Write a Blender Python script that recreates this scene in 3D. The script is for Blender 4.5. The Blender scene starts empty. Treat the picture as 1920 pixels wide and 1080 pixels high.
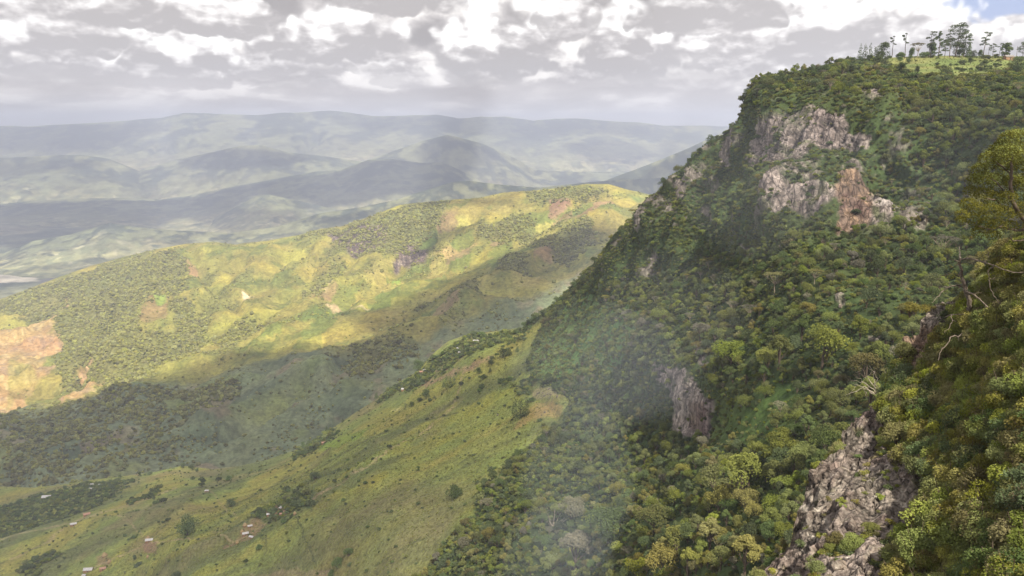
import bpy, math, random
import numpy as np
from mathutils import Vector, Matrix, Euler

random.seed(7)
RNG = np.random.default_rng(7)
SC = bpy.context.scene

# ------------------------------------------------------------------ camera
FPX, HZ = 1500.0, 242.0            # focal length and horizon row, in 1920x1080 pixels
PITCH = math.atan((540 - HZ) / FPX)
cam_data = bpy.data.cameras.new("camera")
cam = bpy.data.objects.new("camera", cam_data)
SC.collection.objects.link(cam)
cam_data.sensor_width = 36.0
cam_data.lens = 36.0 * FPX / 1920.0
cam_data.clip_start = 0.5
cam_data.clip_end = 120000
cam.location = (0, 0, 0)
cam.rotation_euler = (math.pi / 2 - PITCH, 0, 0)
SC.camera = cam

# ------------------------------------------------------------------ light
SUN_EL, SUN_AZ = math.radians(52), math.radians(158)   # azimuth clockwise from +Y: right, slightly behind
SUN_DIR = np.array([math.sin(SUN_AZ) * math.cos(SUN_EL), math.cos(SUN_AZ) * math.cos(SUN_EL), math.sin(SUN_EL)])
sun_data = bpy.data.lights.new("sun", 'SUN')
sun_data.energy = 5.0
sun_data.angle = math.radians(0.5)
sun_data.color = (1.0, 0.92, 0.76)
sun = bpy.data.objects.new("sun", sun_data)
sun.rotation_euler = Vector(SUN_DIR).to_track_quat('Z', 'Y').to_euler()
sun.location = (0, 0, 2000)
SC.collection.objects.link(sun)
SKY_STRENGTH = 0.10
SC.view_settings.view_transform = 'Standard'
SC.view_settings.look = 'None'
SC.view_settings.gamma = 1.0
SC.view_settings.use_curve_mapping = False
SC.view_settings.exposure = 0.80
SC.cycles.use_denoising = True
SC.cycles.max_bounces = 6
SC.cycles.diffuse_bounces = 2
SC.cycles.glossy_bounces = 1
SC.cycles.transmission_bounces = 2
SC.cycles.transparent_max_bounces = 24
SC.cycles.volume_bounces = 0
SC.cycles.caustics_reflective = False
SC.cycles.caustics_refractive = False
HAZE_DENSITY = 8.0e-5
HAZE_COLOR = (0.68, 0.76, 1.0)


# ------------------------------------------------------------------ node helper
class NT:
    def __init__(self, tree):
        self.t = tree
        tree.nodes.clear()

    def n(self, kind, ins=None, **props):
        nd = self.t.nodes.new(kind)
        for k, v in props.items():
            setattr(nd, k, v)
        for k, v in (ins or {}).items():
            s = nd.inputs[k]
            if isinstance(v, bpy.types.NodeSocket):
                self.t.links.new(v, s)
            else:
                s.default_value = v
        return nd

    def m(self, op, a, b=None, c=None, clamp=False):
        ins = {0: a}
        if b is not None: ins[1] = b
        if c is not None: ins[2] = c
        return self.n('ShaderNodeMath', ins, operation=op, use_clamp=clamp).outputs[0]

    def vm(self, op, a, b=None):
        ins = {0: a}
        if b is not None: ins[1] = b
        nd = self.n('ShaderNodeVectorMath', ins, operation=op)
        return nd.outputs['Value' if op in ('DOT_PRODUCT', 'LENGTH', 'DISTANCE') else 'Vector']

    def mix(self, f, a, b, mode='MIX'):
        nd = self.n('ShaderNodeMix', data_type='RGBA', blend_type=mode)
        for k, v in ((0, f), (6, a), (7, b)):
            s = nd.inputs[k]
            if isinstance(v, bpy.types.NodeSocket): self.t.links.new(v, s)
            else: s.default_value = (tuple(v) + (1,))[:4] if k else v
        return nd.outputs[2]

    def noise(self, vec, scale, detail=4, rough=0.5, dist=0.0, out='Fac'):
        return self.n('ShaderNodeTexNoise', {'Vector': vec, 'Scale': scale, 'Detail': detail, 'Roughness': rough, 'Distortion': dist}).outputs[out]

    def smooth(self, x, a, b, lo=0.0, hi=1.0):
        return self.n('ShaderNodeMapRange', {0: x, 1: a, 2: b, 3: lo, 4: hi}, interpolation_type='SMOOTHSTEP').outputs[0]


# ------------------------------------------------------------------ sky (world)
def pix_dir(px, py):
    x, y = (px - 960) / FPX, (540 - py) / FPX
    c, s = math.cos(PITCH), math.sin(PITCH)
    v = np.array([x, c + y * s, -s + y * c])
    return v / np.linalg.norm(v)


def build_world():
    w = bpy.data.worlds.new("World")
    SC.world = w
    w.use_nodes = True
    g = NT(w.node_tree)
    tc = g.n('ShaderNodeTexCoord').outputs['Generated']
    nrm = g.vm('NORMALIZE', tc)
    sky = g.n('ShaderNodeTexSky', {}, sky_type='NISHITA', sun_disc=False, sun_elevation=SUN_EL,
              sun_rotation=SUN_AZ, altitude=2300, air_density=1.0, dust_density=1.5).outputs[0]
    skyc = g.mix(1.0, sky, (SKY_STRENGTH,) * 3, 'MULTIPLY')
    sep = g.n('ShaderNodeSeparateXYZ', {0: nrm})
    z = sep.outputs[2]
    # cloud space: stretch height so that the clouds are broad with flat bases
    zl = g.m('LOGARITHM', g.m('ADD', g.m('MAXIMUM', z, 0.0), 0.035), 2.71828)
    v1 = g.n('ShaderNodeCombineXYZ', {0: g.m('ADD', sep.outputs[0], 5.3), 1: g.m('ADD', sep.outputs[1], 2.15), 2: g.m('MULTIPLY', zl, 0.27)}).outputs[0]
    warp = g.noise(v1, 9.0, 3, 0.5, out='Color')
    wv = g.vm('SCALE', g.vm('SUBTRACT', warp, (0.5, 0.5, 0.5)))
    wv.node.inputs['Scale'].default_value = 0.055
    v2 = g.vm('ADD', v1, wv)
    vd = g.n('ShaderNodeCombineXYZ', {0: g.m('ADD', sep.outputs[0], 1.3), 1: g.m('ADD', sep.outputs[1], 4.4), 2: g.m('MULTIPLY', zl, 0.125)}).outputs[0]
    wd = g.vm('SCALE', g.vm('SUBTRACT', g.noise(vd, 22.0, 3, 0.5, out='Color'), (0.5, 0.5, 0.5)))
    wd.node.inputs['Scale'].default_value = 0.03
    vd = g.vm('ADD', vd, wd)
    hint = None
    for (px, py, rx, ry, amt) in ((1860, 10, 90, 70, -0.28), (1800, -60, 90, 90, -0.25), (455, 88, 42, 13, -0.17),
                             (1912, 75, 50, 28, 0.50), (300, 85, 150, 42, 0.10), (90, 40, 120, 34, 0.08), (700, 70, 220, 45, 0.12), (1000, 45, 150, 60, 0.12), (1250, 70, 150, 60, 0.10),
                             (1560, 60, 220, 70, 0.16), (1700, 40, 80, 50, 0.16), (1100, 130, 400, 20, 0.05)):
        d = g.vm('SUBTRACT', nrm, tuple(pix_dir(px, py)))
        d = g.vm('MULTIPLY', d, (FPX / rx, FPX / rx, FPX / ry))
        d2 = g.vm('DOT_PRODUCT', d, d)
        e = g.m('MULTIPLY', g.m('POWER', 2.718, g.m('MULTIPLY', d2, -1.0)), amt)
        hint = e if hint is None else g.m('ADD', hint, e)

    def low(v):
        return g.noise(v, 7.0, 5, 0.52)

    def det(v):
        return g.m('SUBTRACT', g.m('MULTIPLY', g.noise(v, 15.0, 5, 0.60), 0.9), 0.18)
    lo0, lo1 = low(v2), low(g.vm('ADD', v2, (0, 0, 0.052)))
    de0, de1 = det(vd), det(g.vm('ADD', vd, (0.004, 0, 0.016)))
    dh = g.m('ADD', g.m('ADD', g.m('ADD', lo0, g.smooth(z, 0.13, 0.035, 0.05, 0.12)), g.m('MULTIPLY', g.m('SUBTRACT', de0, 0.12), 0.20)), hint)
    cover = g.smooth(dh, 0.385, 0.455)
    # sunlit where the cloud thins out upward (its top), grey where more cloud lies above (its base)
    grad = g.m('ADD', g.m('SUBTRACT', lo0, lo1), g.m('MULTIPLY', g.m('SUBTRACT', de0, de1), 0.20))
    lit = g.smooth(g.m('ADD', grad, g.m('MULTIPLY', g.smooth(hint, 0.2, 0.4), 0.18)), -0.12, 0.115)
    edge = g.smooth(dh, 0.62, 0.44)
    lit = g.m('ADD', g.m('MULTIPLY', lit, 0.82), g.m('MULTIPLY', edge, 0.18))
    cl = g.mix(g.smooth(lit, 0.0, 0.62), (0.27, 0.25, 0.243), (0.47, 0.44, 0.425))
    cl = g.mix(g.smooth(lit, 0.45, 0.9), cl, (0.84, 0.805, 0.76))
    veil = g.smooth(z, 0.0, 0.30, 0.92, 0.15)
    thin = g.mix(veil, skyc, (0.60, 0.56, 0.55))
    thin = g.mix(g.smooth(hint, -0.03, -0.15), thin, (0.27, 0.33, 0.49))
    c = g.mix(cover, thin, cl)
    # the larger cumulus of the day, each with a flat grey base and a billowing sunlit top: (direction of its base, half width, height)
    az = g.m('ARCTAN2', sep.outputs[0], sep.outputs[1])
    cn1 = g.noise(vd, 30.0, 6, 0.55, out='Color')
    cn2 = g.noise(vd, 9.0, 2, 0.5, out='Color')
    s1 = g.n('ShaderNodeSeparateXYZ', {0: cn1}); s2 = g.n('ShaderNodeSeparateXYZ', {0: cn2})
    vor = g.n('ShaderNodeTexVoronoi', {'Vector': vd, 'Scale': 30.0, 'Smoothness': 0.5}, feature='SMOOTH_F1').outputs['Distance']
    vorb = g.n('ShaderNodeTexVoronoi', {'Vector': vd, 'Scale': 75.0, 'Smoothness': 0.5}, feature='SMOOTH_F1').outputs['Distance']
    puff = g.m('ADD', g.m('MULTIPLY', g.m('SUBTRACT', 0.42, vor), 0.75), g.m('MULTIPLY', g.m('SUBTRACT', 0.42, vorb), 0.35))
    jx = g.m('ADD', g.m('MULTIPLY', g.m('SUBTRACT', s1.outputs[0], 0.5), 0.055), g.m('MULTIPLY', g.m('SUBTRACT', s2.outputs[0], 0.5), 0.09))
    jz = g.m('ADD', g.m('MULTIPLY', g.m('SUBTRACT', s1.outputs[1], 0.5), 0.016), g.m('MULTIPLY', g.m('SUBTRACT', s2.outputs[1], 0.5), 0.022))
    azj, elj = g.m('ADD', az, jx), g.m('ADD', z, jz)
    # small self-lit lumps inside each cloud: brighter on their upper side
    va = g.n('ShaderNodeCombineXYZ', {0: az, 1: g.m('MULTIPLY', z, 1.9), 2: 3.7}).outputs[0]
    vb = g.n('ShaderNodeCombineXYZ', {0: az, 1: g.m('MULTIPLY', g.m('ADD', z, 0.006), 1.9), 2: 3.7}).outputs[0]
    lump = g.m('MULTIPLY', g.m('SUBTRACT', g.noise(va, 20.0, 4, 0.5, 0.05), g.noise(vb, 20.0, 4, 0.5, 0.05)), 2.6)
    lump = g.m('ADD', lump, g.m('MULTIPLY', g.m('SUBTRACT', g.noise(va, 9.0, 3, 0.5), 0.5), 0.9))
    for (px, py, hw, hh, w0, op) in ((70, 168, 110, 26, 0.35, 0.45), (560, 172, 90, 24, 0.4, 0.5), (1040, 172, 110, 36, 0.35, 0.6), (760, 160, 80, 34, 0.35, 0.6), (1300, 160, 110, 44, 0.30, 0.7), (250, 150, 120, 30, 0.4, 0.5),
                                 (1410, 190, 80, 26, 0.4, 0.5), (60, 132, 100, 40, 0.55, 0.8), (540, 138, 90, 40, 0.5, 0.8), (700, 138, 70, 30, 0.55, 0.7), (900, 145, 100, 44, 0.25, 0.8), (1180, 150, 90, 34, 0.35, 0.8),
                                 (310, 132, 165, 92, 1.0, 1.0), (930, 112, 120, 120, 1.0, 1.0), (1190, 112, 120, 120, 0.95, 1.0), (1400, 108, 130, 70, 0.35, 0.9), (80, 76, 150, 85, 0.55, 1.0), (620, 98, 165, 80, 0.85, 1.0),
                                 (1560, 102, 215, 120, 0.75, 1.0), (340, 44, 180, 62, 0.65, 1.0), (1060, 50, 90, 70, 0.5, 0.9), (750, 14, 130, 60, 0.25, 1.0), (1330, 40, 140, 70, 0.30, 1.0), (1925, 98, 60, 62, 1.0, 1.0),
                                 (-150, 110, 160, 80, 0.7, 1.0), (500, -60, 260, 90, 0.8, 1.0), (1080, -80, 300, 90, 0.8, 1.0), (1480, -70, 170, 90, 0.7, 1.0)):
        d = pix_dir(px, py)
        a0, e0 = math.atan2(d[0], d[1]), d[2]
        u = g.m('MULTIPLY', g.m('SUBTRACT', azj, a0), FPX / hw)
        v = g.m('MULTIPLY', g.m('SUBTRACT', elj, e0), FPX / hh)
        vn = g.m('MULTIPLY', g.m('MINIMUM', v, 0.0), 3.2)
        vp = g.m('MAXIMUM', v, 0.0)
        r2 = g.m('ADD', g.m('ADD', g.m('MULTIPLY', u, u), g.m('MULTIPLY', vp, vp)), g.m('MULTIPLY', vn, vn))
        r2 = g.m('SUBTRACT', r2, g.m('MULTIPLY', puff, 1.5))
        al = g.m('MULTIPLY', g.smooth(r2, 1.12, 0.72), op)
        tt = g.m('ADD', v, g.m('MULTIPLY', puff, 1.1))
        k = g.m('ADD', g.m('MULTIPLY', g.smooth(tt, -0.05, 0.62), w0 * 0.95), lump)
        cc = g.mix(g.smooth(k, 0.0, 0.5), (0.345, 0.322, 0.312), (0.56, 0.530, 0.512))
        cc = g.mix(g.smooth(k, 0.30, 0.85), cc, (0.90, 0.88, 0.85))
        c = g.mix(al, c, cc)
    # towards the horizon everything melts into pale grey air with faint bars of cloud
    v3 = g.n('ShaderNodeMapping', {'Vector': nrm, 'Scale': (2.0, 2.0, 14.0)}).outputs[0]
    bars = g.noise(v3, 4.0, 6, 0.6, 0.3)
    hzc = g.mix(g.smooth(bars, 0.38, 0.68), (0.58, 0.525, 0.485), (0.68, 0.615, 0.57))
    f = g.m('ADD', g.m('MULTIPLY', g.smooth(z, 0.004, 0.030), 0.5), g.m('MULTIPLY', g.smooth(z, 0.030, 0.070), 0.5))
    c = g.mix(f, hzc, c)
    bg = g.n('ShaderNodeBackground', {'Color': c, 'Strength': 1.0})
    out = g.n('ShaderNodeOutputWorld', {'Surface': bg.outputs[0]})
    w.cycles.sampling_method = 'MANUAL'
    w.cycles.sample_map_resolution = 512


build_world()

# ------------------------------------------------------------------ numpy tools
def P(px, py, D):
    """the point at horizontal depth D (metres along +Y) on the ray of a pixel"""
    px, py, D = np.broadcast_arrays(np.asarray(px, float), np.asarray(py, float), np.asarray(D, float))
    c, s = math.cos(PITCH), math.sin(PITCH)
    x, y = (px - 960) / FPX, (540 - py) / FPX
    k = D / (c + y * s)
    return np.stack([x * k, D, (-s + y * c) * k], -1)


def proj(p):
    c, s = math.cos(PITCH), math.sin(PITCH)
    f = p[..., 1] * c - p[..., 2] * s
    u = p[..., 1] * s + p[..., 2] * c
    f = np.where(f < 0.01, 0.01, f)
    return 960 + FPX * p[..., 0] / f, 540 - FPX * u / f


_G = np.array([(1,1,0),(-1,1,0),(1,-1,0),(-1,-1,0),(1,0,1),(-1,0,1),(1,0,-1),(-1,0,-1),
               (0,1,1),(0,-1,1),(0,1,-1),(0,-1,-1),(1,1,0),(-1,1,0),(0,-1,1),(0,-1,-1)], np.float32)


def gn(p, seed=0):
    """3-D gradient noise, about -1..1"""
    p = np.asarray(p, np.float64)
    i = np.floor(p).astype(np.int64)
    f = (p - i).astype(np.float32)
    w = f * f * f * (f * (f * 6 - 15) + 10)
    out = np.zeros(p.shape[:-1], np.float32)
    for dx in (0, 1):
        for dy in (0, 1):
            for dz in (0, 1):
                h = ((i[..., 0] + dx) * 374761393 + (i[..., 1] + dy) * 668265263 + (i[..., 2] + dz) * 1274126177 + seed * 974634777) & 0xffffffff
                h = ((h ^ (h >> 13)) * 1103515245) & 0xffffffff
                h = (h ^ (h >> 16)) & 15
                g = _G[h]
                d = g[..., 0] * (f[..., 0] - dx) + g[..., 1] * (f[..., 1] - dy) + g[..., 2] * (f[..., 2] - dz)
                wx = w[..., 0] if dx else 1 - w[..., 0]
                wy = w[..., 1] if dy else 1 - w[..., 1]
                wz = w[..., 2] if dz else 1 - w[..., 2]
                out += d * wx * wy * wz
    return out


def fbm(p, scale, octv=4, gain=0.5, seed=0, ridged=False):
    """scale = size in metres of the largest feature"""
    q = np.asarray(p, float) / scale
    a, s, n = 1.0, 0.0, 0.0
    for k in range(octv):
        v = gn(q + 13.7 * k, seed + k)
        if ridged: v = 1 - 2 * np.abs(v) * 1.4
        s = s + a * v
        n += a
        a *= gain
        q = q * 2.03
    return s / n


def sstep(x, a, b):
    t = np.clip((x - a) / (b - a), 0, 1)
    return t * t * (3 - 2 * t)


def pinterp(x, pts):
    xs, ys = zip(*pts)
    return np.interp(x, xs, ys)


def rbf(pts):
    pts = np.array(pts, float)
    X = pts[:, :2] / 500.0
    y = np.log(pts[:, 2])
    n = len(X)
    r = np.linalg.norm(X[:, None] - X[None], axis=-1)
    K = np.where(r > 0, r * r * np.log(np.maximum(r, 1e-9)), 0) + np.eye(n) * 0.004
    A = np.zeros((n + 3, n + 3))
    A[:n, :n] = K
    A[:n, n] = 1; A[:n, n + 1:] = X
    A[n, :n] = 1; A[n + 1:, :n] = X.T
    w = np.linalg.solve(A, np.r_[y, 0, 0, 0])

    def f(px, py):
        q = np.stack([np.asarray(px, float), np.asarray(py, float)], -1) / 500.0
        sh = q.shape[:-1]
        q = q.reshape(-1, 2)
        out = np.empty(len(q))
        for a in range(0, len(q), 20000):
            b = q[a:a + 20000]
            rr = np.linalg.norm(b[:, None] - X[None], axis=-1)
            k = np.where(rr > 0, rr * rr * np.log(np.maximum(rr, 1e-9)), 0)
            out[a:a + 20000] = k @ w[:n] + w[n] + b @ w[n + 1:]
        return np.exp(out).reshape(sh)
    return f


def poly_sd(px, py, poly):
    """signed distance in pixels, positive inside"""
    poly = np.array(poly, float)
    d = np.full(px.shape, 1e9)
    ins = np.zeros(px.shape, bool)
    n = len(poly)
    for i in range(n):
        ax, ay = poly[i]; bx, by = poly[(i + 1) % n]
        ex, ey = bx - ax, by - ay
        t = np.clip(((px - ax) * ex + (py - ay) * ey) / (ex * ex + ey * ey + 1e-9), 0, 1)
        d = np.minimum(d, np.hypot(px - ax - t * ex, py - ay - t * ey))
        c = (ay > py) != (by > py)
        ins ^= c & (px < (bx - ax) * (py - ay) / (by - ay + 1e-12) + ax)
    return np.where(ins, d, -d)


def line_d(px, py, line):
    d = np.full(px.shape, 1e9)
    for (ax, ay), (bx, by) in zip(line[:-1], line[1:]):
        ex, ey = bx - ax, by - ay
        t = np.clip(((px - ax) * ex + (py - ay) * ey) / (ex * ex + ey * ey + 1e-9), 0, 1)
        d = np.minimum(d, np.hypot(px - ax - t * ex, py - ay - t * ey))
    return d


def mixc(a, b, t):
    return a + (np.asarray(b, float) - a) * t[..., None]


# ------------------------------------------------------------------ mesh tools
def np_mesh(name, verts, faces, smooth=False, col=None, colname='col'):
    """faces: (n,3) or (n,4) array"""
    me = bpy.data.meshes.new(name)
    verts = np.asarray(verts, np.float32); faces = np.asarray(faces, np.int32)
    k = faces.shape[1]
    me.vertices.add(len(verts)); me.vertices.foreach_set('co', verts.ravel())
    me.loops.add(faces.size); me.loops.foreach_set('vertex_index', faces.ravel())
    me.polygons.add(len(faces))
    me.polygons.foreach_set('loop_start', np.arange(0, faces.size, k, dtype=np.int32))
    me.polygons.foreach_set('loop_total', np.full(len(faces), k, np.int32))
    me.update(calc_edges=True)
    me.polygons.foreach_set('use_smooth', np.full(len(faces), smooth, bool))
    if col is not None:
        c = np.ones((len(verts), 4), np.float32); c[:, :np.shape(col)[1]] = col
        at = me.color_attributes.new(colname, 'FLOAT_COLOR', 'POINT')
        at.data.foreach_set('color', c.ravel())
    return me


def link(name, me, mat=None, parent=None, loc=None, **props):
    o = bpy.data.objects.new(name, me)
    SC.collection.objects.link(o)
    if mat is not None and not me.materials: me.materials.append(mat)
    if parent is not None: o.parent = parent
    if loc is not None: o.location = loc
    for k, v in props.items(): o[k] = v
    return o


def grid_faces(nr, nc):
    i = np.arange(nr - 1)[:, None] * nc + np.arange(nc - 1)[None]
    i = i.ravel()
    return np.stack([i, i + nc, i + nc + 1, i + 1], -1)


def grid_normals(p):
    du = np.gradient(p, axis=1); dv = np.gradient(p, axis=0)
    n = np.cross(dv, du)
    n /= np.linalg.norm(n, axis=-1, keepdims=True) + 1e-12
    return n


class Land:
    """a landform: a grid laid out between its skyline and its foot, at surveyed distances, then displaced by real relief"""
    def __init__(self, top, bottom, depth, x0, x1, dx, nv, vpow=1.0):
        self.px = np.arange(x0, x1 + 0.1, dx)
        ty = pinterp(self.px, top)
        by = pinterp(self.px, bottom) if not np.isscalar(bottom) else np.full(len(self.px), float(bottom))
        v = np.linspace(0, 1, nv) ** vpow
        self.PY = ty[None] + (by - ty)[None] * v[:, None]
        self.PX = np.broadcast_to(self.px[None], self.PY.shape).copy()
        self.D = depth(self.PX, self.PY)
        self.base = P(self.PX, self.PY, self.D)
        self.N = grid_normals(self.base)
        flip = (self.N * self.base).sum(-1).mean() > 0
        if flip: self.N = -self.N
        self.pos = self.base.copy()

    def push(self, amount, direction=None):
        d = self.N if direction is None else np.asarray(direction, float)
        self.pos = self.pos + amount[..., None] * d

    def finish(self, name, mat, col, skirt_slope=0.6, floor=-1262.0, skirt_n=14, maxrun=3000, **props):
        nv, nu = self.PX.shape
        self.fin_n = grid_normals(self.pos)
        if (self.fin_n * self.pos).sum(-1).mean() > 0: self.fin_n = -self.fin_n
        if col.shape[-1] == 3: col = np.concatenate([col, np.zeros(col.shape[:2] + (1,))], -1)
        self.col = col
        top = self.pos[0]
        slope = skirt_slope if not np.isscalar(skirt_slope) else np.full(nu, skirt_slope)
        run = np.minimum((top[:, 2] - floor) / np.maximum(slope, 0.01), maxrun)
        run = np.maximum(run, 5)
        t = (np.linspace(0, 1, skirt_n + 1)[1:] ** 2.2)[::-1]
        rows = []
        rad = top[:, :2] / np.linalg.norm(top[:, :2], axis=1, keepdims=True)
        for k in t:
            d = run * k
            q = top.copy()
            q[:, 0] += rad[:, 0] * d; q[:, 1] += rad[:, 1] * d
            q[:, 2] -= slope * d * (k ** 0.15 if k > 0 else 0)
            rows.append(q)
        allp = np.concatenate([np.array(rows), self.pos], 0)
        allc = np.concatenate([np.repeat(col[:1], skirt_n, 0), col], 0)
        me = np_mesh(name, allp.reshape(-1, 3), grid_faces(nv + skirt_n, nu), True, allc.reshape(-1, 4))
        self.obj = link(name, me, mat, **props)
        self.sx, self.sy = proj(self.pos)
        self.dist = np.linalg.norm(self.pos, axis=-1)
        return self.obj

    def hit(self, px, py, tol=3.0):
        d = np.hypot(self.sx - px, self.sy - py)
        near = d < max(tol, d.min() + 0.5)
        k = np.where(near, self.dist, 1e12).argmin()
        return self.pos.reshape(-1, 3)[k].copy()

    def scatter(self, n, density, rng):
        """n random points, density per vertex weighted by real area"""
        a, b = self.pos[1:, :-1] - self.pos[:-1, :-1], self.pos[:-1, 1:] - self.pos[:-1, :-1]
        area = np.linalg.norm(np.cross(a, b), axis=-1)
        w = area * density[:-1, :-1]
        w = w.ravel(); w = w / w.sum()
        k = rng.choice(len(w), n, p=w)
        r, c = np.divmod(k, self.PX.shape[1] - 1)
        u, v = rng.random((n, 1)), rng.random((n, 1))
        p = self.pos
        q = (p[r, c] * (1 - u) * (1 - v) + p[r, c + 1] * u * (1 - v) + p[r + 1, c] * (1 - u) * v + p[r + 1, c + 1] * u * v)
        return q, r, c


# ------------------------------------------------------------------ materials
def mat_terrain(name, s_fine, s_mid, bump=0.3, bump_dist=1.0, contrast=0.55, rough=0.95, crack=0.0, cz=0.25):
    m = bpy.data.materials.new(name)
    m.use_nodes = True
    g = NT(m.node_tree)
    pos = g.n('ShaderNodeNewGeometry').outputs['Position']
    vc = g.n('ShaderNodeVertexColor', layer_name='col')
    col = vc.outputs[0]
    n1 = g.noise(pos, 1.0 / s_fine, 6, 0.65)
    n2 = g.noise(pos, 1.0 / s_mid, 5, 0.6)
    k = g.m('MULTIPLY', g.smooth(n1, 0.25, 0.75, 1 - contrast, 1 + contrast), g.smooth(n2, 0.3, 0.7, 1 - contrast * 0.4, 1 + contrast * 0.4))
    kk = g.n('ShaderNodeCombineXYZ', {0: k, 1: k, 2: k}).outputs[0]
    c = g.mix(1.0, col, kk, 'MULTIPLY')
    hs = g.n('ShaderNodeHueSaturation', {'Hue': g.smooth(g.noise(pos, 0.37 / s_mid, 4), 0.3, 0.7, 0.485, 0.515), 'Saturation': 1.0, 'Value': 1.0, 'Color': c}).outputs[0]
    hgt = n1
    if crack:
        # joints and weathering streaks of bare rock, only where the alpha of the colour layer says rock
        wp = g.vm('ADD', pos, g.vm('MULTIPLY', g.noise(pos, 0.35 / crack, 3, out='Color'), (crack * 0.9,) * 3))
        pv = g.n('ShaderNodeMapping', {'Vector': wp, 'Scale': (1, 1, cz)}).outputs[0]
        ph = g.n('ShaderNodeMapping', {'Vector': wp, 'Scale': (0.35, 0.35, 1)}).outputs[0]
        e1 = g.n('ShaderNodeTexVoronoi', {'Vector': pv, 'Scale': 1.0 / crack}, feature='DISTANCE_TO_EDGE').outputs['Distance']
        e2 = g.n('ShaderNodeTexVoronoi', {'Vector': ph, 'Scale': 0.8 / crack}, feature='DISTANCE_TO_EDGE').outputs['Distance']
        st = g.noise(g.n('ShaderNodeMapping', {'Vector': pos, 'Scale': (1, 1, cz * 0.5)}).outputs[0], 1.6 / crack, 6, 0.65)
        cr = g.m('MULTIPLY', g.smooth(e1, 0.0, 0.07, 0.45, 1.0), g.smooth(e2, 0.0, 0.05, 0.70, 1.0))
        cr = g.m('MULTIPLY', cr, g.smooth(st, 0.30, 0.72, 0.50, 1.55))
        crf = g.n('ShaderNodeMix', {0: vc.outputs[1], 2: 1.0, 3: cr}, data_type='FLOAT').outputs[0]
        ck = g.n('ShaderNodeCombineXYZ', {0: crf, 1: crf, 2: crf}).outputs[0]
        hs = g.mix(1.0, hs, ck, 'MULTIPLY')
        hgt = g.m('ADD', n1, g.m('MULTIPLY', g.m('SUBTRACT', crf, 1.0), 0.8))
    b = g.n('ShaderNodeBump', {'Strength': bump, 'Distance': bump_dist, 'Height': hgt}).outputs[0]
    p = g.n('ShaderNodeBsdfPrincipled', {'Base Color': hs, 'Roughness': rough, 'Specular IOR Level': 0.12, 'Normal': b})
    g.n('ShaderNodeOutputMaterial', {'Surface': p.outputs[0]})
    return m


def mat_leaf(name, dark, light, vary=0.25, trans=0.25, warm=0.0):
    """foliage: colour varies leaf by leaf (tint attribute) and tree by tree (object random)"""
    m = bpy.data.materials.new(name)
    m.use_nodes = True
    g = NT(m.node_tree)
    tint = g.n('ShaderNodeVertexColor', layer_name='tint').outputs[0]
    tf = g.n('ShaderNodeSeparateColor', {0: tint}).outputs[0]
    rnd = g.n('ShaderNodeObjectInfo').outputs['Random']
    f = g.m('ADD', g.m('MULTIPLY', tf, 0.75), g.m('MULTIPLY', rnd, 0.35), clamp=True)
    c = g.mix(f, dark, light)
    hs = g.n('ShaderNodeHueSaturation', {'Hue': g.smooth(rnd, 0, 1, 0.5 - 0.014 - warm, 0.5 + 0.014 - warm), 'Saturation': g.m('MULTIPLY_ADD', g.m('FRACT', g.m('MULTIPLY', rnd, 7.13)), 0.35, 0.75),
                                         'Value': g.m('MULTIPLY_ADD', g.m('FRACT', g.m('MULTIPLY', rnd, 3.71)), 2 * vary, 1 - vary), 'Color': c}).outputs[0]
    d = g.n('ShaderNodeBsdfDiffuse', {'Color': hs, 'Roughness': 1.0})
    t = g.n('ShaderNodeBsdfTranslucent', {'Color': hs})
    mx = g.n('ShaderNodeMixShader', {0: trans, 1: d.outputs[0], 2: t.outputs[0]})
    g.n('ShaderNodeOutputMaterial', {'Surface': mx.outputs[0]})
    return m


def mat_plain(name, color, rough=0.8, metallic=0.0, nscale=3.0, contrast=0.25, bump=0.2, bdist=0.05):
    m = bpy.data.materials.new(name)
    m.use_nodes = True
    g = NT(m.node_tree)
    pos = g.n('ShaderNodeTexCoord').outputs['Object']
    n = g.noise(pos, nscale, 5, 0.6)
    k = g.smooth(n, 0.25, 0.75, 1 - contrast, 1 + contrast)
    kk = g.n('ShaderNodeCombineXYZ', {0: k, 1: k, 2: k}).outputs[0]
    c = g.mix(1.0, (*color, 1), kk, 'MULTIPLY')
    b = g.n('ShaderNodeBump', {'Strength': bump, 'Distance': bdist, 'Height': n}).outputs[0]
    p = g.n('ShaderNodeBsdfPrincipled', {'Base Color': c, 'Roughness': rough, 'Metallic': metallic, 'Specular IOR Level': 0.3, 'Normal': b})
    g.n('ShaderNodeOutputMaterial', {'Surface': p.outputs[0]})
    return m


MAT = {}
MAT['far'] = mat_terrain('far_hills', 160, 900, 0.5, 60, 0.45)
MAT['mid'] = mat_terrain('ridge_ground', 14, 90, 0.6, 5, 0.40, crack=18.0, cz=0.3)
MAT['hill'] = mat_terrain('hillside_ground', 3.0, 22, 0.7, 1.2, 0.42, crack=4.2, cz=0.22)
MAT['spur'] = mat_terrain('spur_ground', 0.45, 3.0, 1.0, 0.30, 0.55, crack=1.6, cz=0.35)
MAT['rock'] = mat_terrain('boulder_rock', 0.35, 2.5, 1.0, 0.25, 0.55, crack=1.1, cz=0.7)
MAT['leaf_dark'] = mat_leaf('leaf_dark_green', (0.046, 0.068, 0.030), (0.175, 0.225, 0.085))
MAT['leaf_mid'] = mat_leaf('leaf_mid_green', (0.068, 0.090, 0.026), (0.30, 0.33, 0.085))
MAT['leaf_yellow'] = mat_leaf('leaf_yellow_green', (0.095, 0.115, 0.025), (0.36, 0.38, 0.085))
MAT['leaf_olive'] = mat_leaf('leaf_olive_brown', (0.085, 0.085, 0.030), (0.36, 0.33, 0.10))
MAT['leaf_tree'] = mat_leaf('leaf_dark_olive', (0.045, 0.045, 0.016), (0.21, 0.195, 0.052))
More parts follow.
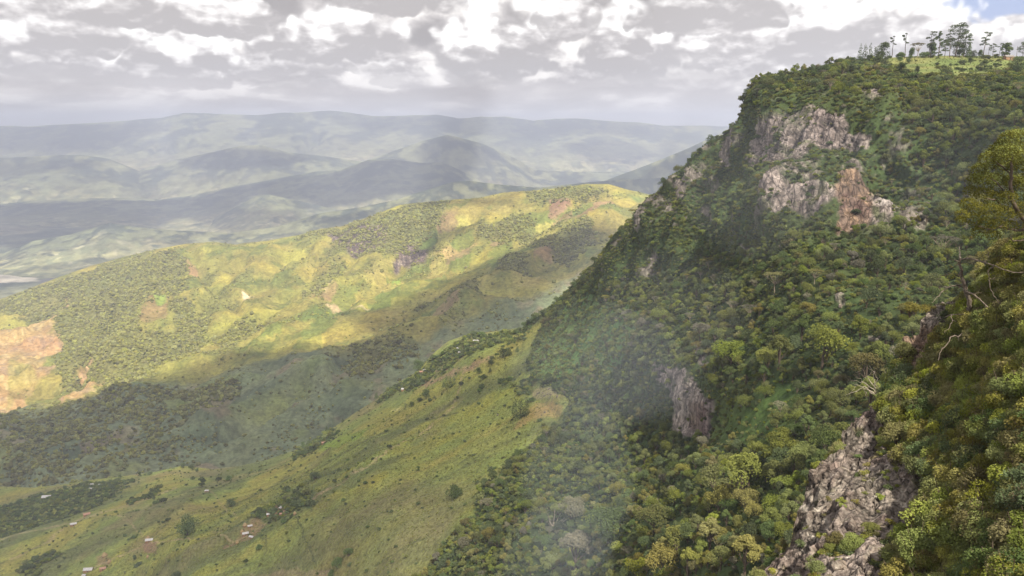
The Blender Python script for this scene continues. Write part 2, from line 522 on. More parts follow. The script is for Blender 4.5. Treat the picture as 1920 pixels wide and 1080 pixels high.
MAT['leaf_grey'] = mat_leaf('leaf_grey_green', (0.100, 0.100, 0.070), (0.30, 0.28, 0.20))
MAT['leaf_ridge_wood'] = mat_leaf('leaf_ridge', (0.095, 0.105, 0.030), (0.40, 0.385, 0.11), vary=0.35)  # paler, yellower leaf for all ridge woodland and bushes
MAT['bark'] = mat_plain('bark', (0.10, 0.075, 0.055), 0.95, nscale=4)
MAT['bark_pale'] = mat_plain('bark_pale', (0.30, 0.25, 0.19), 0.9, nscale=4)
MAT['iron_roof'] = mat_plain('iron_roof', (0.46, 0.45, 0.47), 0.45, 0.3, nscale=0.8, contrast=0.25)
MAT['rust_roof'] = mat_plain('rust_roof', (0.34, 0.20, 0.15), 0.8, 0.0, nscale=0.8)
MAT['thatch'] = mat_plain('thatch', (0.30, 0.22, 0.12), 1.0, nscale=3)
MAT['mud_wall'] = mat_plain('mud_wall', (0.28, 0.17, 0.10), 0.95, nscale=2)
MAT['wood_door'] = mat_plain('wood_door', (0.09, 0.07, 0.06), 0.7)

# ------------------------------------------------------------------ haze (closed box of air) and smoke
def volume_mat(name, color, density):
    m = bpy.data.materials.new(name)
    m.use_nodes = True
    g = NT(m.node_tree)
    v = g.n('ShaderNodeVolumePrincipled', {'Color': (*color, 1), 'Density': density, 'Anisotropy': 0.0})
    g.n('ShaderNodeOutputMaterial', {'Volume': v.outputs[0]})
    return m


def box_mesh(name, lo, hi):
    x0, y0, z0 = lo; x1, y1, z1 = hi
    v = [(x0,y0,z0),(x1,y0,z0),(x1,y1,z0),(x0,y1,z0),(x0,y0,z1),(x1,y0,z1),(x1,y1,z1),(x0,y1,z1)]
    f = [(3,2,1,0),(4,5,6,7),(0,1,5,4),(1,2,6,5),(2,3,7,6),(3,0,4,7)]
    return np_mesh(name, v, f)


link('haze', box_mesh('haze', (-24000, -2500, -1300), (24000, 30000, 520)), volume_mat('haze_air', HAZE_COLOR, HAZE_DENSITY), kind='stuff')

# ------------------------------------------------------------------ landforms
FLOOR = -1250.0


def floor_py(D):
    return HZ + FPX * (-FLOOR) / D


# ---- valley floor
def build_floor():
    ys = np.concatenate([np.linspace(-1500, 6000, 60), np.geomspace(6000, 29500, 300)[1:]])
    xs = np.linspace(-1, 1, 420)
    Y, X = np.meshgrid(ys, xs, indexing='ij')
    X = X * np.clip(Y * 0.95 + 4000, 5000, 23500)
    p = np.stack([X, Y, np.full(X.shape, FLOOR)], -1)
    q = p.copy(); q[..., 2] = 0
    h = fbm(q, 2600, 5, 0.5, 3) * 45 + fbm(q, 900, 3, 0.5, 9, True) * 14
    p[..., 2] += np.clip(h, -9, 80)
    sx, sy = proj(p)
    wob = fbm(q, 900, 4, 0.55, 5)
    wob2 = fbm(q, 260, 4, 0.6, 25)
    col = np.zeros(p.shape) + (0.19, 0.195, 0.11)
    col = mixc(col, (0.050, 0.066, 0.042), sstep(wob, -0.10, 0.12))
    col = mixc(col, (0.38, 0.34, 0.19), sstep(fbm(q, 1400, 4, 0.6, 6), 0.02, 0.22) * 0.75)
    col = mixc(col, (0.036, 0.050, 0.034), sstep(wob2, 0.08, 0.25) * 0.6)
    # pale settlement and field specks
    col = mixc(col, (0.36, 0.33, 0.24), sstep(gn(q / 95.0, 77), 0.40, 0.55) * sstep(fbm(q, 1900, 3, 0.5, 12), -0.1, 0.2) * 0.7)
    # pale sand workings beside the river, bottom left of the valley floor
    sd = poly_sd(sx, sy, [(-60, 520), (10, 515), (40, 512), (48, 518), (74, 521), (70, 527), (30, 530), (-60, 534)]) + wob2 * 4
    col = mixc(col, (0.62, 0.55, 0.45), sstep(sd, -0.5, 1.0))
    sd = poly_sd(sx, sy, [(70, 528), (130, 505), (120, 520), (60, 535)])
    col = mixc(col, (0.10, 0.09, 0.10), sstep(sd, 0, 2))
    me = np_mesh('valley_floor', p.reshape(-1, 3), grid_faces(*X.shape)[:, ::-1], True, col.reshape(-1, 3))
    link('valley_floor', me, MAT['far'], kind='structure')


build_floor()


def far_range(name, sky, D_top, D_foot, seed, relief, scale, nv=90, x0=-560, x1=2500, dx=4, colset=0, rim=0.0, lift=0.0):
    """a range of hills: skyline at D_top, foot on the valley floor at D_foot"""
    xs0 = [q[0] for q in sky]
    zt = {}
    top = [(x, y) for x, y in sky]
    fp = floor_py(D_foot) + 4

    L = Land.__new__(Land)
    L.px = np.arange(x0, x1 + 0.1, dx)
    ty = pinterp(L.px, top)
    nu = len(L.px)
    t = np.linspace(0, 1, nv)[:, None]
    # profile in plan: depth goes from top to foot, height follows a concave slope
    zt = (HZ - ty) / FPX * D_top
    Dt = D_top + 0 * L.px
    D = D_top + (D_foot - D_top) * t + 0 * zt[None]
    f = (1 - t) ** 1.55
    z = FLOOR - 15 + (zt[None] - FLOOR + 15) * f
    x = (L.px[None] - 960) / FPX * D / (math.cos(PITCH)) * 0.985
    # exact column for the skyline row
    b = P(L.px, ty, np.full(nu, float(D_top)))
    x = b[None, :, 0] * (D / D_top)
    z = z + (b[:, 2] - zt)[None] * f
    L.base = np.stack([x, D, z], -1)
    L.pos = L.base.copy()
    q = L.base.copy(); q[..., 2] = 0
    env = np.clip(t * 3.2, 0, 1) * np.clip((1 - t) * 2.0, 0, 1) ** 0.6 + 0 * z
    hgt = np.clip((zt - FLOOR) / 1300.0, 0.03, 1.2)[None]
    r = fbm(q + seed * 911, scale, 6, 0.52, seed, True)
    r2 = fbm(q * (1, 0.35, 1) + seed * 77, scale * 0.45, 5, 0.5, seed + 5, True)
    rel = (r * 0.75 + r2 * 0.75) * relief * 1.25 * env * hgt
    rel = rel + fbm(q * (1, 0.5, 1) + seed * 31, scale * 0.16, 4, 0.55, seed + 9, True) * relief * 0.38 * env * hgt
    room = (t * 0.30) * (zt[None] - FLOOR + 200) + 6          # how far a spur may rise before it would break the skyline
    rel = np.where(rel > 0, room * np.tanh(rel / room), rel)
    L.pos[..., 2] += rel
    L.pos[..., 2] += fbm(q, scale * 0.3, 4, 0.5, seed + 8) * relief * 0.06 * np.clip(1 - t * 3, 0, 1) * np.minimum(hgt, 1)
    L.PX, L.PY = proj(L.base)
    w = fbm(q, scale * 0.35, 5, 0.6, seed + 20)
    w2 = fbm(q, scale * 0.10, 4, 0.6, seed + 21)
    gx, gy = np.gradient(L.pos[..., 2])
    col = np.zeros(L.pos.shape) + (0.17, 0.180, 0.095)
    col = mixc(col, (0.035, 0.048, 0.036), sstep(w + w2 * 0.7 + (1 - t) * 0.14, 0.0, 0.22) * 0.92)
    lowland = sstep(t + w * 0.5, 0.35, 0.8) if colset == 0 else sstep(t + w * 0.7, 0.1, 0.6)
    col = mixc(col, (0.36, 0.335, 0.17), lowland * sstep(w2, -0.15, 0.15) * 0.85)
    col = mixc(col, (0.50, 0.45, 0.30), sstep(gn(q / 110.0, seed + 3), 0.34, 0.5) * lowland * 0.6)
    L.fin = L.finish(name, MAT['far'], col, 0.35, FLOOR - 14, 8, 2500, kind='structure')
    return L


FAR = far_range('far_mountains', [(-600, 262), (-300, 248), (0, 236), (60, 237), (130, 233), (210, 228), (300, 221), (345, 212), (370, 212), (430, 214),
    (480, 217), (530, 211), (580, 210), (620, 207), (660, 212), (700, 218), (745, 217), (780, 215), (820, 215), (860, 222), (900, 218), (950, 219), (1000, 227),
    (1040, 223), (1080, 222), (1150, 228), (1200, 230), (1240, 235), (1300, 236), (1370, 237), (1500, 238), (2000, 236), (2600, 240)], 19500, 15000, 1, 560, 2900, nv=120)
R2 = far_range('hills', [(-600, 330), (-200, 300), (0, 296), (90, 292), (150, 290), (205, 298), (260, 320), (330, 300), (400, 285), (450, 273), (490, 272), (540, 286),
    (600, 292), (680, 303), (720, 290), (770, 272), (800, 262), (838, 253), (866, 259), (900, 268), (940, 284), (975, 302), (1000, 318), (1060, 322), (1200, 322), (1500, 318), (2600, 320)],
    14200, 12000, 2, 230, 1900, nv=70)
R3 = far_range('hills', [(-600, 400), (-100, 388), (0, 383), (60, 376), (150, 372), (215, 371), (300, 374), (350, 368), (430, 351), (480, 342), (540, 331), (590, 322),
    (640, 318), (690, 300), (730, 298), (790, 305), (830, 304), (860, 318), (905, 342), (960, 365), (1050, 372), (1300, 372), (2600, 380)],
    12300, 9800, 3, 230, 1700, nv=80, colset=0)
R4 = far_range('hills', [(-600, 480), (0, 450), (250, 445), (380, 425), (420, 400), (480, 368), (500, 364), (540, 372), (600, 386), (700, 410), (900, 420), (1300, 425), (2600, 430)],
    10500, 9300, 4, 140, 900, nv=60, colset=1)
R5 = far_range('hills', [(-600, 560), (-50, 500), (60, 452), (130, 440), (205, 418), (260, 426), (330, 432), (430, 437), (520, 425), (600, 400), (680, 388), (745, 374), (800, 356), (850, 341), (880, 339), (935, 346),
    (1010, 352), (1100, 342), (1150, 338), (1300, 330), (1500, 320), (2600, 400)],
    7900, 6700, 5, 120, 1100, nv=80, colset=1)
R6 = far_range('hills', [(-600, 700), (900, 460), (1000, 380), (1080, 349), (1130, 340), (1180, 322), (1230, 303), (1290, 278), (1340, 255), (1385, 238), (1450, 215), (1600, 200), (2600, 220)],
    9000, 7400, 6, 120, 1300, nv=70, x0=700, colset=0)

# ---- the sunlit ridge and the shaded slopes in front of it: one landform
CD_TOP = [(-300, 640), (-100, 592), (0, 562), (60, 540), (110, 520), (170, 500), (230, 483), (290, 468), (350, 457), (400, 453), (440, 459), (500, 452), (560, 441), (600, 430), (640, 425),
          (700, 405), (750, 385), (800, 379), (850, 375), (900, 371), (940, 362), (1000, 358), (1050, 352), (1100, 345), (1140, 345), (1170, 354), (1225, 367), (1350, 400), (1600, 450)]
CD_PTS = [(-300,640,4000),(0,562,4300),(110,520,4400),(230,483,4600),(350,457,4600),(440,459,4500),(560,441,4500),(700,405,4400),(850,375,4300),(1000,358,4200),
          (1100,345,4100),(1150,347,4000),(1225,367,3900),(1350,400,3700),(1600,450,3600),
          (0,640,3500),(0,700,2950),(100,640,3350),(250,560,3750),(350,540,3800),(450,580,3450),(600,520,3800),(660,460,4150),(720,470,4000),(780,490,3850),(900,430,4020),(1000,420,3900),(1100,400,3780),
          (1050,480,3400),(950,530,3200),(850,560,3100),(700,600,3000),(550,640,2900),(400,680,2800),(250,720,2700),(100,770,2580),(0,790,2500),(200,660,3050),(320,640,3150),
          (0,860,2100),(200,800,2350),(200,880,1980),(400,760,2380),(450,700,2650),(600,700,2550),(640,770,2200),(600,830,2000),(400,840,2080),(750,720,2250),(850,640,2550),(950,600,2650),
          (1100,520,2950),(1300,550,2750),(1000,700,2150),(800,800,1900),(-300,850,2200),(-300,950,1900),(0,960,1780),(400,960,1720),(800,960,1620),(1400,800,1900),(1500,600,2500)]
CDf = rbf(CD_PTS)


def build_ridge():
    L = Land(CD_TOP, 1000, CDf, -300, 1600, 3, 210)
    X, Y = L.PX, L.PY
    q = L.base * (1, 1, 0)
    edge = np.clip((Y - Y[0]) / 26.0, 0.06, 1)
    h = fbm(q, 700, 6, 0.54, 31, True) * 68 * edge + fbm(q, 180, 4, 0.5, 35, True) * 19 * edge + fbm(q, 50, 3, 0.5, 36) * 3
    # spurs (+) and gullies (-) traced from the photograph: line, half width px, metres
    for ln, w, a in (([(1140, 440), (1060, 466), (985, 515), (930, 560), (860, 600)], 26, 60), ([(880, 420), (820, 455), (760, 500), (700, 560), (620, 600)], 14, -38),
                     ([(830, 640), (760, 655), (700, 672), (640, 690), (560, 705)], 22, 38), ([(360, 480), (390, 540), (450, 600)], 12, -30),
                     ([(240, 530), (215, 600), (180, 670), (150, 720)], 12, -45), ([(390, 590), (360, 640), (280, 700), (200, 735)], 16, -40),
                     ([(300, 520), (270, 600), (220, 680)], 16, 30), ([(640, 440), (590, 520), (500, 600), (430, 650)], 14, -22),
                     ([(620, 735), (560, 745), (480, 775), (400, 830), (300, 860)], 20, 45), ([(540, 790), (480, 820), (420, 850)], 11, -26),
                     ([(700, 690), (640, 715), (620, 760)], 11, -30), ([(640, 770), (680, 740), (760, 700)], 16, 26), ([(330, 800), (250, 840), (130, 880)], 10, -34),
                     ([(430, 790), (360, 830), (310, 855)], 9, -28), ([(700, 455), (650, 520), (560, 575), (470, 620)], 9, -26), ([(560, 450), (520, 520), (440, 580)], 10, -24), ([(480, 460), (450, 510), (400, 560)], 8, -20), ([(1000, 372), (930, 430), (860, 480), (800, 520)], 9, -26), ([(1090, 380), (1040, 430), (980, 480)], 8, -22), ([(820, 480), (760, 540), (690, 590)], 8, -22), ([(150, 520), (110, 570), (60, 600)], 9, -22), ([(600, 470), (570, 530), (520, 560)], 8, 20), ([(-50, 905), (40, 905), (80, 925)], 22, 45)):
        d = line_d(X, Y, ln)
        h += a * np.exp(-(d / w) ** 2) * np.clip(edge, 0, 1)
    L.push(h, (0, 0, 1))
    n1 = fbm(q, 300, 5, 0.6, 41); n2 = fbm(q, 70, 4, 0.6, 42); n3 = fbm(q, 25, 3, 0.6, 43)
    n4 = fbm(q * (0.5, 1, 0), 160, 4, 0.6, 44)
    col = np.zeros(L.pos.shape) + (0.235, 0.215, 0.060)
    col = mixc(col, (0.130, 0.150, 0.042), sstep(n1 + n2 * 0.5, -0.02, 0.22) * 0.9)
    col = mixc(col, (0.33, 0.29, 0.065), sstep(n4, -0.05, 0.30) * 0.75)
    fold = fbm(q * (1, 0.5, 0), 240, 5, 0.6, 46, True)
    col = mixc(col, (0.115, 0.135, 0.045), sstep(fold, 0.28, 0.05) * 0.55)
    # small farm plots: cells of differing crops
    cell = np.floor(q[..., 0] / 95 + n2 * 0.5) * 7.31 + np.floor(q[..., 1] / 150 + n2 * 0.5) * 3.17
    hv = np.modf(np.abs(np.sin(cell * 12.9898) * 43758.5453))[0]
    farm = sstep(poly_sd(X, Y, [(560, 580), (840, 400), (1230, 360), (1120, 460), (1110, 560), (820, 640), (620, 680), (430, 700), (430, 640)]) + n1 * 60, -10, 30)
    col = mixc(col, (0.135, 0.175, 0.045), farm * (hv < 0.28) * 0.7)
    col = mixc(col, (0.27, 0.18, 0.105), farm * (hv > 0.86) * 0.7)
    col = mixc(col, (0.33, 0.29, 0.09), farm * ((hv > 0.5) & (hv < 0.66)) * 0.7)
    forest = np.zeros(X.shape)
    for pl, amt, w in (([(-300, 640), (0, 590), (100, 540), (200, 505), (300, 478), (340, 492), (356, 500), (352, 540), (325, 590), (310, 565), (258, 590), (262, 640), (330, 640), (318, 566), (330, 575), (395, 600), (385, 640), (355, 680), (260, 720), (140, 745), (100, 700), (110, 640), (60, 600), (0, 600)], 1.0, 9),
                       ([(560, 444), (640, 428), (700, 406), (830, 380), (835, 408), (800, 445), (745, 465), (725, 448), (630, 448)], 1.0, 9),
                       ([(870, 425), (975, 420), (1025, 450), (1000, 478), (945, 475), (900, 455)], 0.9, 12),
                       ([(1000, 440), (1060, 430), (1060, 460), (1010, 470)], 0.9, 6), ([(985, 362), (1130, 348), (1145, 372), (1060, 384), (1010, 392)], 0.75, 12),
                       ([(640, 450), (780, 470), (745, 500), (700, 492), (655, 490), (625, 470)], 0.9, 6),
                       ([(1020, 470), (1095, 450), (1125, 480), (1060, 510), (980, 500)], 1.0, 8), ([(935, 520), (985, 515), (985, 545), (930, 548)], 1.0, 6),
                       ([(840, 570), (900, 560), (900, 590), (845, 595)], 1.0, 7),
                       ([(-300, 800), (0, 790), (200, 755), (420, 735), (460, 760), (340, 830), (330, 900), (-300, 900)], 0.75, 14),
                       ([(640, 700), (740, 660), (800, 690), (700, 740), (650, 740)], 0.85, 10), ([(0, 915), (120, 900), (260, 890), (200, 940), (0, 985)], 0.8, 8),
                       ([(390, 640), (470, 610), (520, 620), (430, 660)], 0.8, 6), ([(560, 560), (640, 500), (650, 520), (600, 580)], 0.6, 8)):
        forest = np.maximum(forest, amt * sstep(poly_sd(X, Y, pl) + (n1 * 24 + n2 * 16), -w * 0.5, w * 0.5))
    soil = np.zeros(X.shape)
    for pl in ([(-300, 650), (0, 622), (60, 606), (81, 605), (126, 561), (128, 568), (110, 610), (93, 640), (85, 700), (104, 705), (70, 728), (47, 745), (60, 768), (20, 780), (-300, 800)],
               [(85, 640), (115, 632), (118, 665), (95, 690), (84, 672)], [(120, 757), (157, 722), (193, 722), (153, 762), (109, 773)], [(150, 700), (172, 680), (165, 705), (140, 720)]):
        soil = np.maximum(soil, sstep(poly_sd(X, Y, pl) + n2 * 14 + n3 * 8, -3, 5))
    scrub = sstep(poly_sd(X, Y, [(20, 690), (60, 700), (85, 730), (60, 760), (40, 740), (10, 760)]) + n2 * 9, -1, 3)
    soil = soil * (1 - 0.55 * scrub)
    forest = forest * (1 - soil)
    col = mixc(col, (0.135, 0.140, 0.050), forest * 0.85)
    # slopes in front, inside the cloud shadow's edge: its duller shade painted over bush country
    dull = sstep(Y - pinterp(L.px, [(-300, 800), (0, 785), (200, 752), (400, 705), (560, 690), (700, 700), (850, 640), (1100, 520), (1600, 500)])[None] + n1 * 30, -8, 20)
    col = mixc(col, (0.175, 0.210, 0.125), dull * 0.8)
    col = mixc(col, (0.100, 0.125, 0.070), dull * sstep(n1, 0.0, 0.2) * 0.7)
    col = mixc(col, (0.20, 0.235, 0.070), dull * sstep(fbm(q, 420, 4, 0.55, 47), 0.08, 0.25) * 0.7)
    col = mixc(col, (0.26, 0.20, 0.13), dull * sstep(fbm(q, 160, 4, 0.6, 48), 0.16, 0.3) * 0.6)
    tint = np.zeros(L.pos.shape) + (0.36, 0.235, 0.105)
    tint = mixc(tint, (0.28, 0.20, 0.12), sstep(n2, 0.02, 0.25))
    tint = mixc(tint, (0.20, 0.17, 0.085), sstep(fbm(q * (1, 0.35, 0), 55, 4, 0.6, 49), 0.12, 0.3) * 0.8)
    tint = mixc(tint, (0.44, 0.32, 0.17), sstep(n3, 0.05, 0.3))
    col = col + (tint - col) * soil[..., None]
    for pl, c, a in (([(256, 600), (300, 568), (316, 566), (315, 622), (265, 624)], (0.24, 0.175, 0.075), 0.9), ([(290, 575), (312, 566), (314, 578), (296, 584)], (0.17, 0.25, 0.05), 0.9),
                  ([(1030, 385), (1075, 383), (1062, 405), (1045, 424), (1028, 425)], (0.27, 0.17, 0.11), 0.85), ([(820, 483), (880, 472), (900, 478), (840, 498)], (0.42, 0.30, 0.14), 0.6),
                  ([(455, 558), (478, 560), (474, 568), (455, 566)], (0.55, 0.47, 0.32), 0.9), ([(602, 566), (625, 545), (632, 545), (612, 568)], (0.42, 0.34, 0.16), 0.8),
                  ([(610, 585), (632, 580), (645, 588), (625, 594)], (0.50, 0.38, 0.22), 0.8), ([(655, 592), (692, 588), (694, 596), (660, 600)], (0.52, 0.40, 0.26), 0.8),
                  ([(320, 795), (345, 778), (362, 784), (350, 800), (330, 804)], (0.16, 0.21, 0.05), 0.9), ([(730, 540), (755, 530), (752, 542), (735, 550)], (0.17, 0.27, 0.05), 0.9),
                  ([(345, 490), (372, 500), (370, 520), (352, 512)], (0.36, 0.23, 0.12), 0.7), ([(150, 862), (235, 835), (215, 860), (165, 875)], (0.20, 0.15, 0.10), 0.7),
                  ([(-40, 925), (10, 932), (8, 942), (-40, 945)], (0.36, 0.33, 0.06), 0.9)):  # last patch paints sunlight on the small left hill as yellow ground
        col = mixc(col, c, a * sstep(poly_sd(X, Y, pl) + n2 * 5 + n3 * 3, -1, 2))
    rock = np.zeros(X.shape)
    for pl in ([(612, 448), (660, 442), (728, 442), (724, 470), (696, 492), (658, 494), (636, 474)], [(742, 494), (768, 470), (802, 474), (800, 502), (760, 510)], [(735, 505), (750, 490), (758, 500), (742, 518)]):
        rock = np.maximum(rock, sstep(poly_sd(X, Y, pl) + n2 * 7 + n3 * 5, -1.5, 3))
    rc = np.zeros(L.pos.shape) + (0.16, 0.12, 0.105)
    flute = fbm(L.base * (1, 1, 0.25), 22, 4, 0.6, 55)
    rc = mixc(rc, (0.10, 0.085, 0.08), sstep(flute, 0, 0.25))
    rc = mixc(rc, (0.36, 0.30, 0.26), sstep(flute, -0.1, -0.35))
    col = col + (rc - col) * rock[..., None]
    L.push(flute * 16 * rock)
    # terraces of the quarry
    qs = sstep(poly_sd(X, Y, [(-300, 650), (0, 622), (81, 605), (93, 640), (85, 700), (70, 728), (0, 780), (-300, 800)]), 0, 12)
    step = L.pos[..., 2] / 26.0
    fr = step - np.floor(step)
    L.push((sstep(fr, 0.55, 0.95) - fr) * 20 * qs, (0, 0, 1))
    L.finish('sunlit_ridge', MAT['mid'], np.concatenate([col, np.clip(rock, 0, 1)[..., None]], -1), 0.55, FLOOR - 12, 10, kind='structure')
    L.forest, L.soil, L.rock, L.dull = forest, soil, rock, dull
    return L


CD = build_ridge()

# ---- the escarpment: plateau edge, cliff, forest slope and the long grass slope, one landform
B_TOP = [(-200, 945), (0, 912), (60, 915), (110, 910), (170, 900), (230, 893), (290, 885), (340, 874), (400, 880), (450, 874), (500, 862), (560, 842), (610, 812), (660, 778),
         (700, 752), (740, 722), (780, 698), (810, 665), (840, 640), (880, 626), (940, 620), (980, 614), (1000, 602), (1020, 585), (1045, 566), (1075, 535), (1100, 508),
         (1130, 478), (1150, 452), (1160, 436), (1200, 395), (1235, 360), (1260, 340), (1290, 308), (1310, 286), (1335, 266), (1360, 250), (1380, 238), (1388, 215),
         (1397, 182), (1408, 160), (1425, 146), (1455, 141), (1500, 137), (1540, 128), (1575, 116), (1610, 117), (1640, 113), (1670, 108), (1720, 105), (1800, 104), (1920, 106), (2090, 104)]
B_PTS = [(-200,945,1520),(0,912,1540),(200,897,1480),(400,880,1400),(560,842,1330),(700,752,1280),(800,675,1230),(880,626,1180),(980,614,1080),(1050,562,960),(1100,508,900),(1150,452,860),
         (1240,356,800),(1335,266,760),(1385,228,730),(1400,172,715),(1425,146,700),(1500,137,690),(1600,117,700),(1700,106,740),(1800,104,780),(1920,106,800),(2090,104,800),
         (1500,150,650),(1570,140,620),(1620,134,600),(1750,146,560),(1900,150,535),(2080,150,515),
         (1450,190,630),(1550,185,560),(1700,200,500),(1850,205,465),(2080,205,420),
         (1480,280,560),(1560,280,505),(1650,280,480),(1800,300,440),(2080,300,385),(1400,330,650),(1330,400,665),(1250,480,690),(1470,350,535),
         (1470,400,480),(1600,415,440),(1680,430,420),(1800,430,390),(2080,430,330),(1600,462,405),(1550,520,350),(1700,520,330),(1850,520,300),(2080,520,260),
         (1400,500,480),(1300,560,560),(1200,560,660),(1450,620,350),(1600,620,300),(1750,620,265),(1100,600,790),(1000,680,850),(1100,700,680),(1200,700,530),(1248,690,450),
         (1285,760,400),(1330,825,365),(1225,800,460),(1400,760,320),(1550,760,260),(1650,760,235),(1000,760,720),(1050,785,650),(900,760,830),(800,780,920),(900,680,980),(800,730,1080),
         (1100,900,470),(1200,900,400),(1300,900,310),(1400,900,250),(1500,900,205),(1000,980,450),(1100,1000,380),(1200,1000,300),(1300,1040,215),(1400,1040,178),(1500,1040,150),
         (900,880,620),(800,950,600),(700,860,800),(600,900,860),(520,950,820),(500,1050,700),(600,1080,610),(750,1080,520),(900,1080,440),(1050,1150,330),(1250,1180,215),(1500,1180,130),
         (350,980,880),(200,1000,980),(100,940,1330),(0,980,1230),(0,1080,950),(250,1080,840),(-200,1080,1050),(0,1180,750),(500,1180,600),(800,1180,450),(-200,1180,800),(1800,800,190),(2080,700,200),(2080,1180,90)]
Bf = rbf(B_PTS)
ROCKS_B = [([(1475, 324), (1480, 290), (1494, 259), (1546, 256), (1556, 227), (1592, 227), (1592, 250), (1644, 263), (1634, 285), (1592, 279), (1546, 292), (1527, 324), (1491, 334)], 1.0),
           ([(1370, 322), (1375, 246), (1400, 224), (1410, 233), (1404, 275), (1381, 322)], 0.9), ([(1439, 324), (1443, 275), (1456, 227), (1481, 224), (1485, 246), (1472, 285), (1475, 318), (1449, 330)], 0.9),
           ([(1609, 168), (1655, 170), (1652, 192), (1634, 196), (1609, 186)], 0.9),
           ([(1463, 368), (1527, 376), (1559, 390), (1608, 366), (1637, 386), (1679, 396), (1688, 430), (1673, 449), (1634, 440), (1567, 447), (1563, 417), (1527, 421), (1467, 414)], 1.1),
           ([(1689, 419), (1736, 412), (1736, 446), (1692, 446)], 0.8),
           ([(1228, 682), (1256, 686), (1284, 692), (1300, 722), (1338, 752), (1332, 824), (1300, 822), (1265, 808), (1261, 752), (1243, 735), (1230, 712)], 1.0),
           ([(1296, 647), (1320, 642), (1322, 682), (1298, 678)], 0.9), ([(1334, 405), (1348, 402), (1362, 440), (1350, 450)], 0.7), ([(1226, 366), (1262, 372), (1290, 405), (1262, 412), (1232, 392)], 0.65),
           ([(1400, 470), (1416, 468), (1418, 484), (1402, 488)], 0.9), ([(1568, 566), (1584, 566), (1584, 575), (1570, 575)], 1.2), ([(1625, 628), (1680, 630), (1676, 640), (1628, 640)], 0.8),
           ([(1335, 350), (1362, 345), (1370, 372), (1345, 380)], 0.6), ([(1300, 520), (1312, 515), (1316, 560), (1304, 565)], 0.6)]


